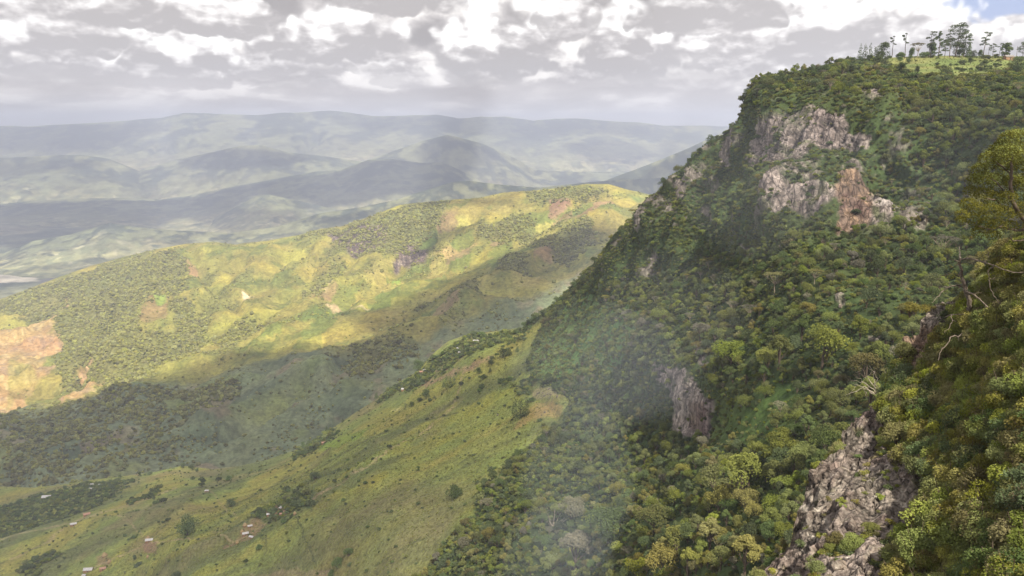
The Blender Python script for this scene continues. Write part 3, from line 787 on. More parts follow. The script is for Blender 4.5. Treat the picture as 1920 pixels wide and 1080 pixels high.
def build_escarpment():
    L = Land(B_TOP, 1180, Bf, -200, 2080, 3, 330)
    X, Y = L.PX, L.PY
    q = L.base
    edge = np.clip((Y - Y[0]) / 30.0, 0.10, 1)
    n1 = fbm(q, 120, 5, 0.55, 61); n2 = fbm(q, 30, 4, 0.6, 62); n3 = fbm(q, 8, 3, 0.6, 63)
    fb = [(700, 1250), (770, 1100), (870, 980), (950, 880), (1007, 832), (1055, 785), (1056, 755), (1015, 728), (990, 690), (1002, 640), (1035, 590), (1060, 540), (1150, 420), (1380, 200), (1420, 100),
          (2300, 100), (2300, 1250)]
    forest = sstep(poly_sd(X, Y, fb) + n1 * 26 + n2 * 12, -4, 8)
    plateau = sstep(poly_sd(X, Y, [(1655, 100), (1640, 122), (1690, 130), (1740, 148), (1800, 142), (1840, 145), (1905, 135), (2100, 140), (2100, 90)]) + n2 * 6, -2, 3)
    forest = forest * (1 - plateau)
    rock = np.zeros(X.shape)
    for pl, a in ROCKS_B:
        rock = np.maximum(rock, np.clip(a, 0, 1) * sstep(poly_sd(X, Y, pl) + fbm(q * (1, 1, 0.35), 12, 5, 0.65, 85) * 16 + n3 * 12 + (a - 1) * 8, -3, 1.5))
    cliffzone = sstep(poly_sd(X, Y, [(1150, 440), (1240, 345), (1380, 225), (1430, 170), (1700, 180), (1760, 420), (1720, 460), (1480, 440), (1350, 470), (1250, 540), (1120, 560)]), -10, 40)
    streaks = fbm(q * (1, 1, 0.22), 26, 4, 0.6, 71)
    # thin bare streaks all over the cliff zone
    rock = np.maximum(rock, cliffzone * sstep(streaks + n3 * 0.15 + n1 * 0.2 + 0.05 * sstep(-X, -1420, -1330), 0.13, 0.24) * 0.85)
    butt = fbm(q * (1, 1, 0.45), 90, 5, 0.55, 72, True)
    flute = fbm(q * (1, 1, 0.16), 9, 4, 0.6, 73, True)
    strat = fbm(q * (0.25, 0.25, 1), 5, 3, 0.5, 74)
    gul = fbm(q * (1, 1, 0.12) + fbm(q, 60, 3, 0.5, 86)[..., None] * 14, 46, 3, 0.5, 87, True)
    L.push((butt * 12 * cliffzone + gul * 10 * cliffzone + gul * 4 * forest + n1 * 9 * forest) * edge)
    crack = sstep(np.abs(gn(q * (1, 1, 0.14) / 5.5, 76)), 0.09, 0.0)
    crack2 = sstep(np.abs(gn(q * (0.3, 0.3, 1) / 4.0, 78)), 0.06, 0.0)
    L.push(rock * 0.75 * (flute * 2.6 + strat * 0.8 + fbm(q * (1, 1, 0.1), 16, 2, 0.5, 84) * 2.2 - 0.3 - crack * 2.4 - crack2 * 0.6))
    grass = (1 - forest) * (1 - plateau)
    L.push(grass * (fbm(q * (1, 1, 0), 160, 5, 0.5, 81) * 12 + fbm(q * (1, 1, 0), 32, 3, 0.5, 82) * 1.6) * edge, (0, 0, 1))
    for ln, w, a in (([(1055, 790), (960, 700), (880, 690)], 10, -4), ([(560, 1080), (640, 960), (560, 930), (500, 940)], 9, -4), ([(0, 1040), (160, 985), (330, 960), (480, 900), (620, 850)], 7, 7),
                     ([(0, 995), (150, 950), (260, 915)], 9, -8), ([(240, 1080), (420, 1010), (600, 925), (760, 830)], 9, 6), ([(430, 1015), (540, 955), (640, 905)], 7, -5)):
        L.push(a * np.exp(-(line_d(X, Y, ln) / w) ** 2) * grass, (0, 0, 1))
    # ground colour -------------------------------------------------
    s = Y + 0.52 * X + n1 * 45 + n2 * 12            # bands that follow the fall of the slope
    band = gn(np.stack([s / 42, X / 900, 0 * s], -1), 5) + 0.5 * gn(np.stack([s / 15, X / 300, 0 * s], -1), 6)
    col = np.zeros(L.pos.shape) + (0.175, 0.200, 0.056)
    col = mixc(col, (0.235, 0.215, 0.052), sstep(band, 0.0, 0.45) * 0.75)
    col = mixc(col, (0.100, 0.115, 0.045), sstep(band, -0.05, -0.40) * 0.8)
    col = mixc(col, (0.165, 0.140, 0.070), sstep(n1, 0.05, 0.28) * 0.6)
    col = mixc(col, (0.060, 0.075, 0.032), sstep(n2 + n3 * 0.6, 0.22, 0.42) * 0.7)
    yel = sstep(poly_sd(X, Y, [(255, 1080), (380, 1000), (520, 930), (700, 850), (860, 745), (960, 680), (985, 700), (930, 790), (830, 860), (700, 915), (560, 930), (480, 985), (400, 1080)]) + n1 * 60 + n2 * 20, -25, 20)
    col = mixc(col, (0.27, 0.255, 0.040), yel * 0.55 * sstep(band + n2, -0.4, 0.3))
    dul = sstep(poly_sd(X, Y, [(350, 1180), (620, 950), (760, 900), (900, 900), (860, 990), (740, 1180)]) + n1 * 50, -20, 30)
    col = mixc(col, (0.135, 0.130, 0.060), dul * 0.65)
    for pl, c, a in (([(990, 800), (1052, 775), (1056, 762), (1010, 752), (975, 790), (960, 815)], (0.27, 0.20, 0.075), 0.75), ([(995, 725), (1040, 728), (1045, 745), (1000, 745)], (0.25, 0.21, 0.12), 0.8),
                     ([(850, 705), (915, 680), (925, 668), (860, 690), (800, 715), (780, 722), (800, 726)], (0.25, 0.165, 0.11), 0.75), ([(735, 771), (752, 762), (756, 764), (742, 772)], (0.5, 0.42, 0.2), 0.9),
                     ([(440, 1010), (480, 975), (500, 985), (470, 1015), (420, 1030)], (0.23, 0.15, 0.09), 0.8), ([(500, 955), (530, 955), (545, 965), (530, 972), (500, 972)], (0.20, 0.12, 0.08), 0.8),
                     ([(470, 1080), (560, 1060), (620, 1070), (600, 1100)], (0.22, 0.17, 0.11), 0.6), ([(265, 1015), (295, 1015), (290, 1035), (270, 1035)], (0.20, 0.12, 0.085), 0.8),
                     ([(180, 1040), (210, 1040), (205, 1062), (180, 1060)], (0.21, 0.14, 0.085), 0.7), ([(228, 886), (262, 884), (262, 891), (232, 892)], (0.24, 0.17, 0.10), 0.7),
                     ([(600, 835), (700, 800), (680, 820), (600, 860)], (0.16, 0.24, 0.035), 0.7), ([(560, 925), (590, 920), (585, 955), (545, 955), (530, 935)], (0.055, 0.085, 0.04), 0.8)):
        col = mixc(col, c, a * sstep(poly_sd(X, Y, pl) + n2 * 7 + n3 * 5, -2, 3))
    # footpaths and hedges
    for ln, w, c in (([(556, 967), (566, 985), (570, 1010), (585, 1030), (592, 1055)], 1.1, (0.05, 0.06, 0.03)), ([(756, 752), (765, 775), (760, 800)], 1.1, (0.06, 0.07, 0.03)),
                     ([(430, 1000), (520, 950), (560, 920), (640, 880)], 2.2, (0.05, 0.065, 0.03)), ([(0, 1010), (140, 975), (220, 955), (330, 915)], 1.0, (0.30, 0.25, 0.14)),
                     ([(300, 1010), (350, 990), (420, 960), (520, 905)], 1.3, (0.07, 0.08, 0.035)), ([(240, 960), (330, 930), (400, 905), (500, 880), (600, 830)], 1.0, (0.22, 0.2, 0.08)),
                     ([(495, 985), (500, 1010), (497, 1040)], 0.9, (0.06, 0.07, 0.03)), ([(166, 1066), (230, 1040), (282, 1016), (350, 1010), (440, 1012), (470, 1000), (526, 966), (600, 930), (690, 880), (760, 830), (850, 760), (870, 700)], 0.8, (0.30, 0.23, 0.14)), ([(87, 932), (140, 945), (161, 966), (137, 984), (90, 1020), (20, 1050)], 0.8, (0.28, 0.22, 0.13)), ([(161, 966), (240, 980), (282, 1012)], 0.7, (0.26, 0.21, 0.12)), ([(387, 921), (430, 960), (460, 985)], 0.7, (0.26, 0.21, 0.12)), ([(756, 731), (790, 700), (840, 690), (891, 642)], 0.8, (0.28, 0.2, 0.13)), ([(650, 1000), (720, 960), (830, 900), (930, 850)], 1.0, (0.08, 0.09, 0.035)), ([(560, 900), (680, 830), (770, 790), (860, 770)], 1.2, (0.08, 0.09, 0.035)), ([(60, 1080), (180, 1020), (300, 975), (380, 940)], 1.2, (0.085, 0.09, 0.035)), ([(700, 1060), (780, 1020), (800, 1010)], 1.2, (0.07, 0.08, 0.035))):
        col = mixc(col, c, grass * 0.8 * sstep(-(line_d(X + n2 * 8, Y + n3 * 5, ln)) + w * 2.2, 0, w * 2))
    fcol = np.zeros(L.pos.shape) + (0.050, 0.070, 0.026)
    low = sstep(poly_sd(X, Y, [(985, 700), (1000, 630), (1100, 540), (1220, 560), (1200, 640), (1150, 720), (1060, 740)]) + n1 * 30, -10, 30)
    fcol = mixc(fcol, (0.115, 0.185, 0.055), low * 0.85)
    glade = sstep(poly_sd(X, Y, [(1350, 790), (1480, 730), (1520, 790), (1470, 860), (1400, 850), (1340, 830)]) + n1 * 40, -20, 20)
    fcol = mixc(fcol, (0.080, 0.125, 0.036), glade * 0.8)
    col = col + (fcol - col) * forest[..., None]
    pc = np.zeros(L.pos.shape) + (0.120, 0.145, 0.045)
    pc = mixc(pc, (0.20, 0.19, 0.075), sstep(gn(np.stack([Y / 5, X / 160, 0 * X], -1), 9), 0.0, 0.3) * 0.6)
    pc = mixc(pc, (0.09, 0.12, 0.04), sstep(gn(np.stack([Y / 6, X / 60, 0 * X + 4], -1), 9), 0.15, 0.4) * 0.7)
    col = col + (pc - col) * plateau[..., None]
    rc = np.zeros(L.pos.shape) + (0.250, 0.212, 0.198)
    st2 = fbm(q * (1, 1, 0.12), 7, 4, 0.6, 75)
    rc = mixc(rc, (0.15, 0.125, 0.115), sstep(st2, 0.0, 0.22) * 0.9)
    rc = mixc(rc, (0.34, 0.29, 0.265), sstep(st2, -0.06, -0.28) * 0.8)
    rc = mixc(rc, (0.28, 0.235, 0.215), sstep(fbm(q * (1, 1, 0.3), 3.0, 3, 0.6, 79), 0.05, 0.3) * 0.7)
    rc = mixc(rc, (0.10, 0.085, 0.08), np.maximum(crack, crack2 * 0.6) * 0.8)
    rc = mixc(rc, (0.09, 0.105, 0.05), sstep(fbm(q * (0.5, 0.5, 1), 11, 4, 0.6, 80), 0.10, 0.26) * 0.75)
    pale = sstep(poly_sd(X, Y, [(1225, 680), (1290, 690), (1340, 750), (1340, 830), (1262, 810)]), 0, 5)
    rc = mixc(rc, (0.42, 0.36, 0.32), pale * sstep(st2, 0.15, -0.15) * 0.85)
    orange = sstep(poly_sd(X, Y, [(1562, 372), (1638, 372), (1636, 445), (1562, 450)]) + n2 * 12, -4, 6)
    orange = np.maximum(orange, 0.7 * sstep(poly_sd(X, Y, [(1286, 750), (1335, 755), (1335, 825), (1290, 800)]) + n2 * 14, -4, 6))
    oc = np.zeros(L.pos.shape) + (0.165, 0.120, 0.098)
    oc = mixc(oc, (0.24, 0.165, 0.115), sstep(st2, -0.02, -0.2))
    oc = mixc(oc, (0.13, 0.085, 0.075), sstep(st2, 0.06, 0.25))
    rc = rc + (oc - rc) * orange[..., None]
    white = sstep(poly_sd(X, Y, [(1640, 395), (1686, 400), (1686, 425), (1655, 432), (1640, 420)]) + n2 * 10, -3, 5)
    rc = mixc(rc, (0.42, 0.385, 0.37), white * 0.6)
    col = col + (rc - col) * np.clip(rock, 0, 1)[..., None]
    slope = pinterp(L.px, [(-200, 0.8), (1380, 0.9), (1500, 0.25), (1650, 0.05), (2100, 0.03)])
    L.finish('escarpment_hillside', MAT['hill'], np.concatenate([col, np.clip(rock, 0, 1)[..., None]], -1), slope, FLOOR - 12, 12, 700, kind='structure')
    L.fdens = sstep(poly_sd(X, Y, fb) + n1 * 26 + n2 * 40, -16, 26)
    L.clear = sstep(poly_sd(X, Y, [(1222, 676), (1290, 684), (1346, 745), (1350, 850), (1290, 850), (1240, 780)]), -6, 6)
    L.forest, L.rock, L.plateau, L.grass, L.low, L.glade, L.cliff = forest, rock, plateau, grass, low, glade, cliffzone
    return L


B = build_escarpment()

# ---- the near spur at the right
A_TOP = [(1380, 1185), (1420, 1110), (1445, 1062), (1458, 1025), (1475, 992), (1492, 955), (1510, 915), (1530, 885), (1548, 868), (1575, 838), (1600, 808), (1620, 788), (1642, 770), (1660, 742), (1680, 712),
         (1697, 668), (1704, 640), (1722, 625), (1736, 590), (1745, 575), (1762, 570), (1790, 562), (1812, 562), (1835, 545), (1860, 515), (1920, 450), (2100, 300)]
A_PTS = [(1380,1185,46),(1430,1090,52),(1475,990,60),(1545,870,66),(1600,808,70),(1642,770,72),(1700,650,78),(1740,580,80),(1800,562,78),(1850,525,75),(1920,450,72),(2100,300,66),
         (1600,1000,51),(1550,1080,47),(1650,900,60),(1700,800,66),(1750,700,71),(1800,800,58),(1800,1000,43),(1900,600,61),(1900,800,49),(1900,1000,37),(1900,1150,31),(1700,1150,41),
         (1500,1180,42),(2100,600,48),(2100,1000,30),(2100,1180,26),(1730,620,77),(1770,600,76)]
Af = rbf(A_PTS)
A_ROCK = [([(1370, 1200), (1445, 1060), (1510, 910), (1600, 805), (1640, 775), (1665, 800), (1640, 840), (1690, 830), (1745, 850), (1730, 900), (1755, 950), (1740, 1000), (1700, 1010), (1690, 1200)], 1.0),
          ([(1697, 670), (1704, 640), (1745, 570), (1812, 562), (1808, 600), (1780, 610), (1790, 640), (1750, 650), (1740, 700), (1715, 725), (1700, 705)], 1.1),
          ([(1860, 1020), (1890, 1010), (1900, 1050), (1870, 1060)], 0.8), ([(1720, 1020), (1760, 1060), (1740, 1100), (1700, 1100)], 0.6), ([(1770, 760), (1800, 750), (1795, 790)], 0.5)]


def build_spur():
    L = Land(A_TOP, 1185, Af, 1380, 2080, 2, 380)
    X, Y = L.PX, L.PY
    q = L.base
    n0 = fbm(q, 16, 4, 0.55, 90); n1 = fbm(q, 5, 4, 0.6, 91); n2 = fbm(q, 1.6, 3, 0.6, 92)
    rock = np.zeros(X.shape)
    for pl, a in A_ROCK:
        rock = np.maximum(rock, np.clip(a, 0, 1) * sstep(poly_sd(X, Y, pl) + n1 * 26 + n2 * 10 + (a - 1) * 12, -3, 4))
    veg = sstep(n0 * 0.5 + n1 * 1.0 + n2 * 0.3, 0.10, 0.18) * sstep(X + (Y - 900) * 0.55, 1585, 1640)
    rock = rock * (1 - 0.95 * veg)
    ax = P(1640, 775, 72) - P(1440, 1080, 50); ax = ax / np.linalg.norm(ax)
    al = (q * ax).sum(-1, keepdims=True)
    tilt = q - ax * al * 0.72                       # noise space shortened along the dip: long slabs and joints
    r1 = fbm(tilt, 3.2, 5, 0.5, 93, True)
    r2 = fbm(tilt, 0.9, 4, 0.6, 94, True)
    tl2 = q - ax * al * 0.45
    cr = np.abs(gn(tilt / 1.7, 95)) + 0.25 * np.abs(gn(q / 0.35, 99))
    cr2 = np.abs(gn(tl2 / 2.8 + 7, 96)) + 0.2 * np.abs(gn(q / 0.4, 98))
    slab = np.floor(gn(tilt / 2.6, 89) * 4) / 4
    L.push(n0 * 1.8 + n1 * 0.5)
    L.push(rock * (r1 * 0.45 + r2 * 0.20 + slab * 1.1 - sstep(cr, 0.12, 0.0) * 0.35 - sstep(cr2, 0.09, 0.0) * 0.5 + 0.3 + fbm(q, 0.5, 3, 0.6, 88) * 0.12))
    col = np.zeros(L.pos.shape) + (0.080, 0.072, 0.030)
    col = mixc(col, (0.150, 0.140, 0.040), sstep(n1, 0, 0.25) * 0.8)
    col = mixc(col, (0.050, 0.040, 0.025), sstep(n2, 0.05, 0.3) * 0.6)
    rc = np.zeros(L.pos.shape) + (0.250, 0.212, 0.188)
    rc = mixc(rc, (0.180, 0.140, 0.124), sstep(n1 + 0.4 * r1, 0.0, 0.35) * 0.8)
    lich = fbm(q, 0.7, 4, 0.65, 97)
    rc = mixc(rc, (0.38, 0.345, 0.305), sstep(lich, 0.10, 0.30) * 0.7)
    rc = mixc(rc, (0.16, 0.120, 0.108), sstep(fbm(tilt, 2.0, 4, 0.6, 87), 0.05, 0.3) * 0.6)
    rc = mixc(rc, (0.070, 0.058, 0.052), np.maximum(sstep(cr, 0.13, 0.04), sstep(cr2, 0.10, 0.03)) * 0.8)
    rc = mixc(rc, (0.26, 0.155, 0.105), sstep(poly_sd(X, Y, [(1690, 620), (1760, 600), (1760, 700), (1690, 720)]) + n1 * 10, -5, 10) * 0.55)
    rc = mixc(rc, (0.12, 0.115, 0.050), sstep(fbm(q, 2.4, 4, 0.6, 98), 0.17, 0.34) * 0.6)
    col = col + (rc - col) * rock[..., None]
    L.finish('rocky_spur', MAT['spur'], np.concatenate([col, np.clip(rock, 0, 1)[..., None]], -1), 2.2, -150, 12, 60, kind='structure')
    L.rock, L.veg, L.n0 = rock, veg, n0
    return L


A = build_spur()

# ------------------------------------------------------------------ clouds overhead (they throw the shadows that lie on the land)
def cloud_mat():
    m = bpy.data.materials.new('cloud_white')
    m.use_nodes = True
    g = NT(m.node_tree)
    a = g.n('ShaderNodeVertexColor', layer_name='col').outputs[0]
    f = g.n('ShaderNodeSeparateColor', {0: a}).outputs[0]
    d = g.n('ShaderNodeBsdfDiffuse', {'Color': (0.9, 0.9, 0.9, 1)})
    t = g.n('ShaderNodeBsdfTransparent')
    mx = g.n('ShaderNodeMixShader', {0: f, 1: t.outputs[0], 2: d.outputs[0]})
    g.n('ShaderNodeOutputMaterial', {'Surface': mx.outputs[0]})
    return m


MAT['cloud'] = cloud_mat()
CLOUD_N = [0]


def make_cloud(poly, D, H, soft=120.0, dens=1.0, label='', n=130, rag=0.5):
    """a flat-based cloud at height H whose shadow falls on the ground region given by poly (pixels + distance)"""
    pts = np.array([P(x, y, D(x, y) if callable(D) else D) for x, y in poly])
    t = (H - pts[:, 2]) / SUN_DIR[2]
    c = pts + SUN_DIR[None] * t[:, None]
    lo, hi = c[:, :2].min(0) - soft, c[:, :2].max(0) + soft
    xs, ys = np.linspace(lo[0], hi[0], n), np.linspace(lo[1], hi[1], n)
    X, Y = np.meshgrid(xs, ys)
    sd = poly_sd(X, Y, c[:, :2])
    q = np.stack([X, Y, 0 * X + H], -1)
    size = max(hi - lo)
    e = sd + fbm(q, size * 0.22, 5, 0.6, 200 + CLOUD_N[0]) * soft * 2.2 * rag
    CLOUD_N[0] += 1
    keep = e > -soft * 0.5
    a = np.clip(sstep(e, -soft * 0.5, soft) * dens, 0, 1)
    puff = fbm(q, size * 0.12, 4, 0.6, 333, True)
    th = np.sqrt(np.clip(e + soft * 0.5, 0, None)) * math.sqrt(size) * 0.10
    top = q.copy(); top[..., 2] += th * (1.1 + 0.6 * puff) + 2
    bot = q.copy(); bot[..., 2] -= th * 0.12 * (1 + puff)
    f = grid_faces(n, n)
    fk = keep.ravel()[f].all(1)
    ft = f[fk]; fb = f[fk][:, ::-1] + n * n
    v = np.concatenate([top.reshape(-1, 3), bot.reshape(-1, 3)])
    al = np.repeat(np.concatenate([1 - (1 - a.ravel()) ** 0.5, 1 - (1 - a.ravel()) ** 0.5])[:, None], 3, 1)
    faces = np.concatenate([ft, fb])
    used, inv = np.unique(faces, return_inverse=True)
    me = np_mesh('cloud', v[used], inv.reshape(faces.shape), True, al[used])
    link('cloud', me, MAT['cloud'], kind='structure')


def clamped(f, lo, hi):
    return lambda x, y: float(np.clip(f(np.array([float(x)]), np.array([float(y)]))[0], lo, hi))


CDd = clamped(CDf, 1600, 4500)
Bd = clamped(Bf, 100, 1600)
make_cloud([(-420, 800), (-50, 790), (60, 782), (120, 774), (200, 746), (300, 714), (380, 697), (440, 670), (560, 664), (640, 674), (700, 660), (640, 640), (590, 618), (640, 600), (720, 588), (800, 560),
            (880, 515), (960, 486), (1040, 474), (1130, 455), (1260, 470), (1300, 560), (1150, 520), (1050, 545), (1010, 600), (1000, 760), (700, 1000), (-420, 1000)], CDd, 1900, 110, 0.90, n=170, rag=0.55)
make_cloud([(800, 440), (860, 425), (900, 420), (880, 450), (820, 480), (760, 495), (790, 465)], CDd, 1900, 60, 0.8, n=60)
make_cloud([(740, 372), (830, 372), (930, 372), (980, 362), (960, 392), (860, 392), (800, 400)], CDd, 1900, 50, 0.55, n=60)
# far country: shadows of clouds over the distant hills and the valley floor
def far_D(x, y):
    best = FPX * -FLOOR / (y - HZ) if y > HZ + 60 else 21000.0
    for L_ in (FAR, R2, R3, R4, R5, R6):
        d = np.hypot(L_.sx - x, L_.sy - y)
        if d.min() < 7:
            k = np.where(d < d.min() + 1.0, L_.pos[..., 1], 1e12).argmin()
            best = min(best, float(L_.pos.reshape(-1, 3)[k, 1]))
    return best


for poly, H, soft, dn in (
        ([(-200, 392), (60, 380), (215, 376), (350, 372), (480, 346), (590, 328), (690, 302), (800, 304), (880, 326), (905, 345), (830, 348), (760, 362), (690, 378), (640, 386), (600, 380), (560, 368), (500, 360), (470, 364), (420, 398), (330, 410), (200, 425), (100, 440), (-200, 448)], 3000, 130, 1.0),
        ([(330, 404), (420, 392), (470, 396), (560, 396), (600, 410), (540, 420), (400, 424)], 2800, 90, 0.8),
        ([(-200, 250), (0, 240), (120, 236), (320, 226), (330, 240), (260, 262), (200, 284), (60, 284), (-200, 284)], 3900, 260, 0.9),
        ([(320, 292), (450, 276), (540, 288), (600, 300), (520, 312), (440, 320), (330, 318)], 3400, 160, 1.0),
        ([(600, 212), (900, 222), (1240, 238), (1380, 244), (1280, 262), (1100, 252), (960, 262), (800, 240), (700, 250), (620, 236)], 4200, 260, 0.85),
        ([(770, 278), (840, 254), (900, 272), (960, 300), (900, 312), (830, 300), (780, 296)], 3400, 150, 0.9),
        ([(1040, 268), (1180, 262), (1240, 290), (1180, 312), (1100, 300)], 3900, 180, 0.8),
        ([(-200, 310), (100, 300), (200, 302), (190, 316), (60, 330), (-200, 335)], 3400, 160, 0.8),
        ([(560, 415), (640, 402), (740, 384), (760, 396), (700, 410), (600, 425)], 2600, 90, 0.8),
        ([(930, 352), (1100, 345), (1240, 306), (1400, 238), (1420, 420), (1100, 365)], 2800, 110, 0.95),
        ([(-100, 545), (60, 535), (140, 512), (200, 495), (260, 480), (180, 480), (60, 500), (-100, 520)], 2000, 60, 0.6)):
    make_cloud(poly, far_D, H, soft, dn, n=110)
# thin cloud over the near grass slope, broken so that some of it stays bright
make_cloud([(-300, 860), (300, 850), (560, 830), (700, 740), (850, 640), (1000, 590), (1080, 560), (1080, 800), (900, 1000), (900, 1300), (-400, 1300)], Bd, 1500, 160, 0.68, n=130, rag=0.9)
make_cloud([(1040, 600), (1150, 440), (1400, 190), (1560, 165), (2000, 175), (2060, 900), (1500, 1100), (1000, 1100), (1040, 800)], Bd, 1500, 120, 0.22, n=100, rag=0.9)

# ------------------------------------------------------------------ smoke drifting up the gorge, and local haze before the cliff
def ellipsoid(name, c, r, mat, rot=0.0, tilt=0.0):
    import bmesh
    bm = bmesh.new()
    bmesh.ops.create_icosphere(bm, subdivisions=3, radius=1.0)
    me = bpy.data.meshes.new(name)
    M = Matrix.Translation(c) @ Euler((0, tilt, rot)).to_matrix().to_4x4() @ Matrix.Diagonal((*r, 1))
    for v in bm.verts:
        k = 1 + 0.22 * float(gn(np.array([[v.co.x * 1.3 + c[0], v.co.y * 1.3, v.co.z * 1.3]]))[0])
        v.co = M @ (v.co * k)
    bm.to_mesh(me); bm.free()
    return me


smoke_m = volume_mat('smoke_bluish', (0.72, 0.84, 1.0), 0.0017)
veil_m = volume_mat('cliff_haze', (0.76, 0.84, 1.0), 0.0008)  # local haze veil, added where the even box haze is too thin
for m_ in (smoke_m, veil_m):
    for nd in m_.node_tree.nodes:
        if nd.type == 'PRINCIPLED_VOLUME': nd.inputs['Anisotropy'].default_value = -0.35
for (px, py, D, r, m_) in ((1120, 690, 330, (40, 18, 30), smoke_m), (1080, 900, 250, (20, 14, 34), smoke_m), (1045, 1050, 200, (17, 12, 16), smoke_m),
                           (1440, 340, 420, (52, 28, 40), veil_m), (1800, 300, 250, (34, 16, 20), veil_m), (1250, 640, 380, (46, 24, 44), veil_m)):
    link('smoke', ellipsoid('smoke', tuple(P(px, py, D)), r, m_), m_, kind='stuff')  # the veil_m bodies are haze, the others smoke


# ------------------------------------------------------------------ plants
def frame_of(nrm):
    nrm = nrm / (np.linalg.norm(nrm, axis=-1, keepdims=True) + 1e-9)
    a = np.where(np.abs(nrm[:, 2:3]) < 0.9, np.array([[0, 0, 1.0]]), np.array([[1.0, 0, 0]]))
    t = np.cross(a, nrm); t /= np.linalg.norm(t, axis=-1, keepdims=True) + 1e-9
    return t, np.cross(nrm, t)


def foliage(name, lobes, n, size, rng, mat, out=0.55, hang=0.0, aspect=0.6, up=0.25):
    """leaf sprays spread through the outer shells of lobes; lobes: (x,y,z,rx,ry,rz)"""
    L = np.array(lobes, float)
    vol = (L[:, 3] * L[:, 4]) + (L[:, 3] * L[:, 5])
    k = rng.choice(len(L), n, p=vol / vol.sum())
    d = rng.normal(size=(n, 3)); d /= np.linalg.norm(d, axis=1, keepdims=True)
    d[:, 2] = np.where((d[:, 2] < -0.35) & (rng.random(n) < 0.7), -d[:, 2], d[:, 2])
    r = rng.uniform(0.55, 1.06, (n, 1)) ** 0.6
    bump = 1 + 0.22 * gn(d * 2.6 + k[:, None] * 5.1)[:, None]
    c = L[k, :3] + d * L[k, 3:6] * r * bump
    nr = d * out + rng.normal(size=(n, 3)) * (1 - out) * 0.75 + (0, 0, up)
    t, b = frame_of(nr)
    an = rng.uniform(0, 2 * math.pi, (n, 1))
    t, b = t * np.cos(an) + b * np.sin(an), -t * np.sin(an) + b * np.cos(an)
    s = size * rng.uniform(0.6, 1.4, (n, 1))
    nn = nr / np.linalg.norm(nr, axis=1, keepdims=True)
    fold = nn * s * 0.22
    v = np.stack([c - t * s * 0.5, c - b * s * aspect * 0.5 + fold * rng.uniform(-1, 1, (n, 1)), c + t * s * 0.5, c + b * s * aspect * 0.5 + fold * rng.uniform(-1, 1, (n, 1))], 1).reshape(-1, 3)
    f = np.arange(n * 4).reshape(n, 4)
    lob_t = rng.random(len(L))[k]
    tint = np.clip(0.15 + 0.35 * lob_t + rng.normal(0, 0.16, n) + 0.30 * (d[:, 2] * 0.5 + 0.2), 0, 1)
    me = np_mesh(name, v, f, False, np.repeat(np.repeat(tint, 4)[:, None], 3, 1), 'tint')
    me.materials.append(mat)
    return me


def tube_arrays(paths, sides=6):
    """paths: list of (points, radii)"""
    V, F, o = [], [], 0
    for pts, rad in paths:
        pts = np.array(pts, float); rad = np.array(rad, float)
        tg = np.gradient(pts, axis=0)
        t, b = frame_of(tg)
        an = np.arange(sides) * 2 * math.pi / sides
        ring = pts[:, None] + (t[:, None] * np.cos(an)[None, :, None] + b[:, None] * np.sin(an)[None, :, None]) * rad[:, None, None]
        V.append(ring.reshape(-1, 3))
        for i in range(len(pts) - 1):
            for j in range(sides):
                F.append((o + i * sides + j, o + i * sides + (j + 1) % sides, o + (i + 1) * sides + (j + 1) % sides, o + (i + 1) * sides + j))
        o += len(pts) * sides
    return np.concatenate(V), np.array(F)


def tubes(name, paths, mat, sides=6):
    v, f = tube_arrays(paths, sides)
    me = np_mesh(name, v, f, True)
    me.materials.append(mat)
    return me


def wob_path(a, b, n, amt, rng):
    a, b = np.array(a, float), np.array(b, float)
    t = np.linspace(0, 1, n)[:, None]
    w = rng.normal(size=(n, 3)) * amt * np.linalg.norm(b - a)
    w[0] = 0
    return a + (b - a) * t + np.cumsum(w, 0) * 0.5


def make_round(seed, leafmat, H=10.0, R=4.6, nl=17, n=2600, leaf=0.42, base=0.36, flat=1.0):
    rng = np.random.default_rng(seed)
    lobes, paths = [], []
    for i in range(nl):
        a = rng.uniform(0, 2 * math.pi); rr = R * 0.78 * math.sqrt(rng.random())
        z = H * base + (H * (1 - base)) * (0.16 + 0.62 * (1 - (rr / R) ** 2) * rng.uniform(0.7, 1.05)) * flat + (1 - flat) * H * 0.5
        lr = R * rng.uniform(0.20, 0.48)
        c = (rr * math.cos(a), rr * math.sin(a), z)
        lobes.append((*c, lr, lr, lr * rng.uniform(0.8, 1.15)))
        if i < 7:
            p = wob_path((0, 0, H * base * 0.8), c, 5, 0.05, rng)
            paths.append((p, np.linspace(0.14, 0.04, 5) * H / 10))
    paths.append((wob_path((0, 0, -1.2), (rng.normal() * 0.3, rng.normal() * 0.3, H * 0.6), 6, 0.02, rng), np.linspace(0.34, 0.16, 6) * H / 10))
    return foliage('crown', lobes, n, leaf, rng, leafmat), tubes('trunk', paths, MAT['bark'], 6)


def make_umbrella(seed, leafmat, H=11.0, R=4.8, n=1500, leaf=0.38, bark='bark_pale'):
    rng = np.random.default_rng(seed)
    lobes, paths = [], []
    fork = H * 0.42
    paths.append((wob_path((0, 0, -1), (0.2, 0.1, fork), 5, 0.03, rng), np.linspace(0.28, 0.2, 5)))
    for i in range(13):
        a = i * 2.4 + rng.uniform(-0.3, 0.3); rr = R * math.sqrt((i + 0.5) / 13)
        c = (rr * math.cos(a), rr * math.sin(a), H * (0.93 - 0.10 * (rr / R) ** 2 + rng.uniform(-0.03, 0.03)))
        lr = R * rng.uniform(0.22, 0.34)
        lobes.append((*c, lr, lr, lr * 0.34))
        paths.append((wob_path((0.2, 0.1, fork), c, 6, 0.04, rng), np.linspace(0.13, 0.03, 6)))
    return foliage('crown', lobes, n, leaf, rng, leafmat, up=0.5), tubes('trunk', paths, MAT[bark], 5)


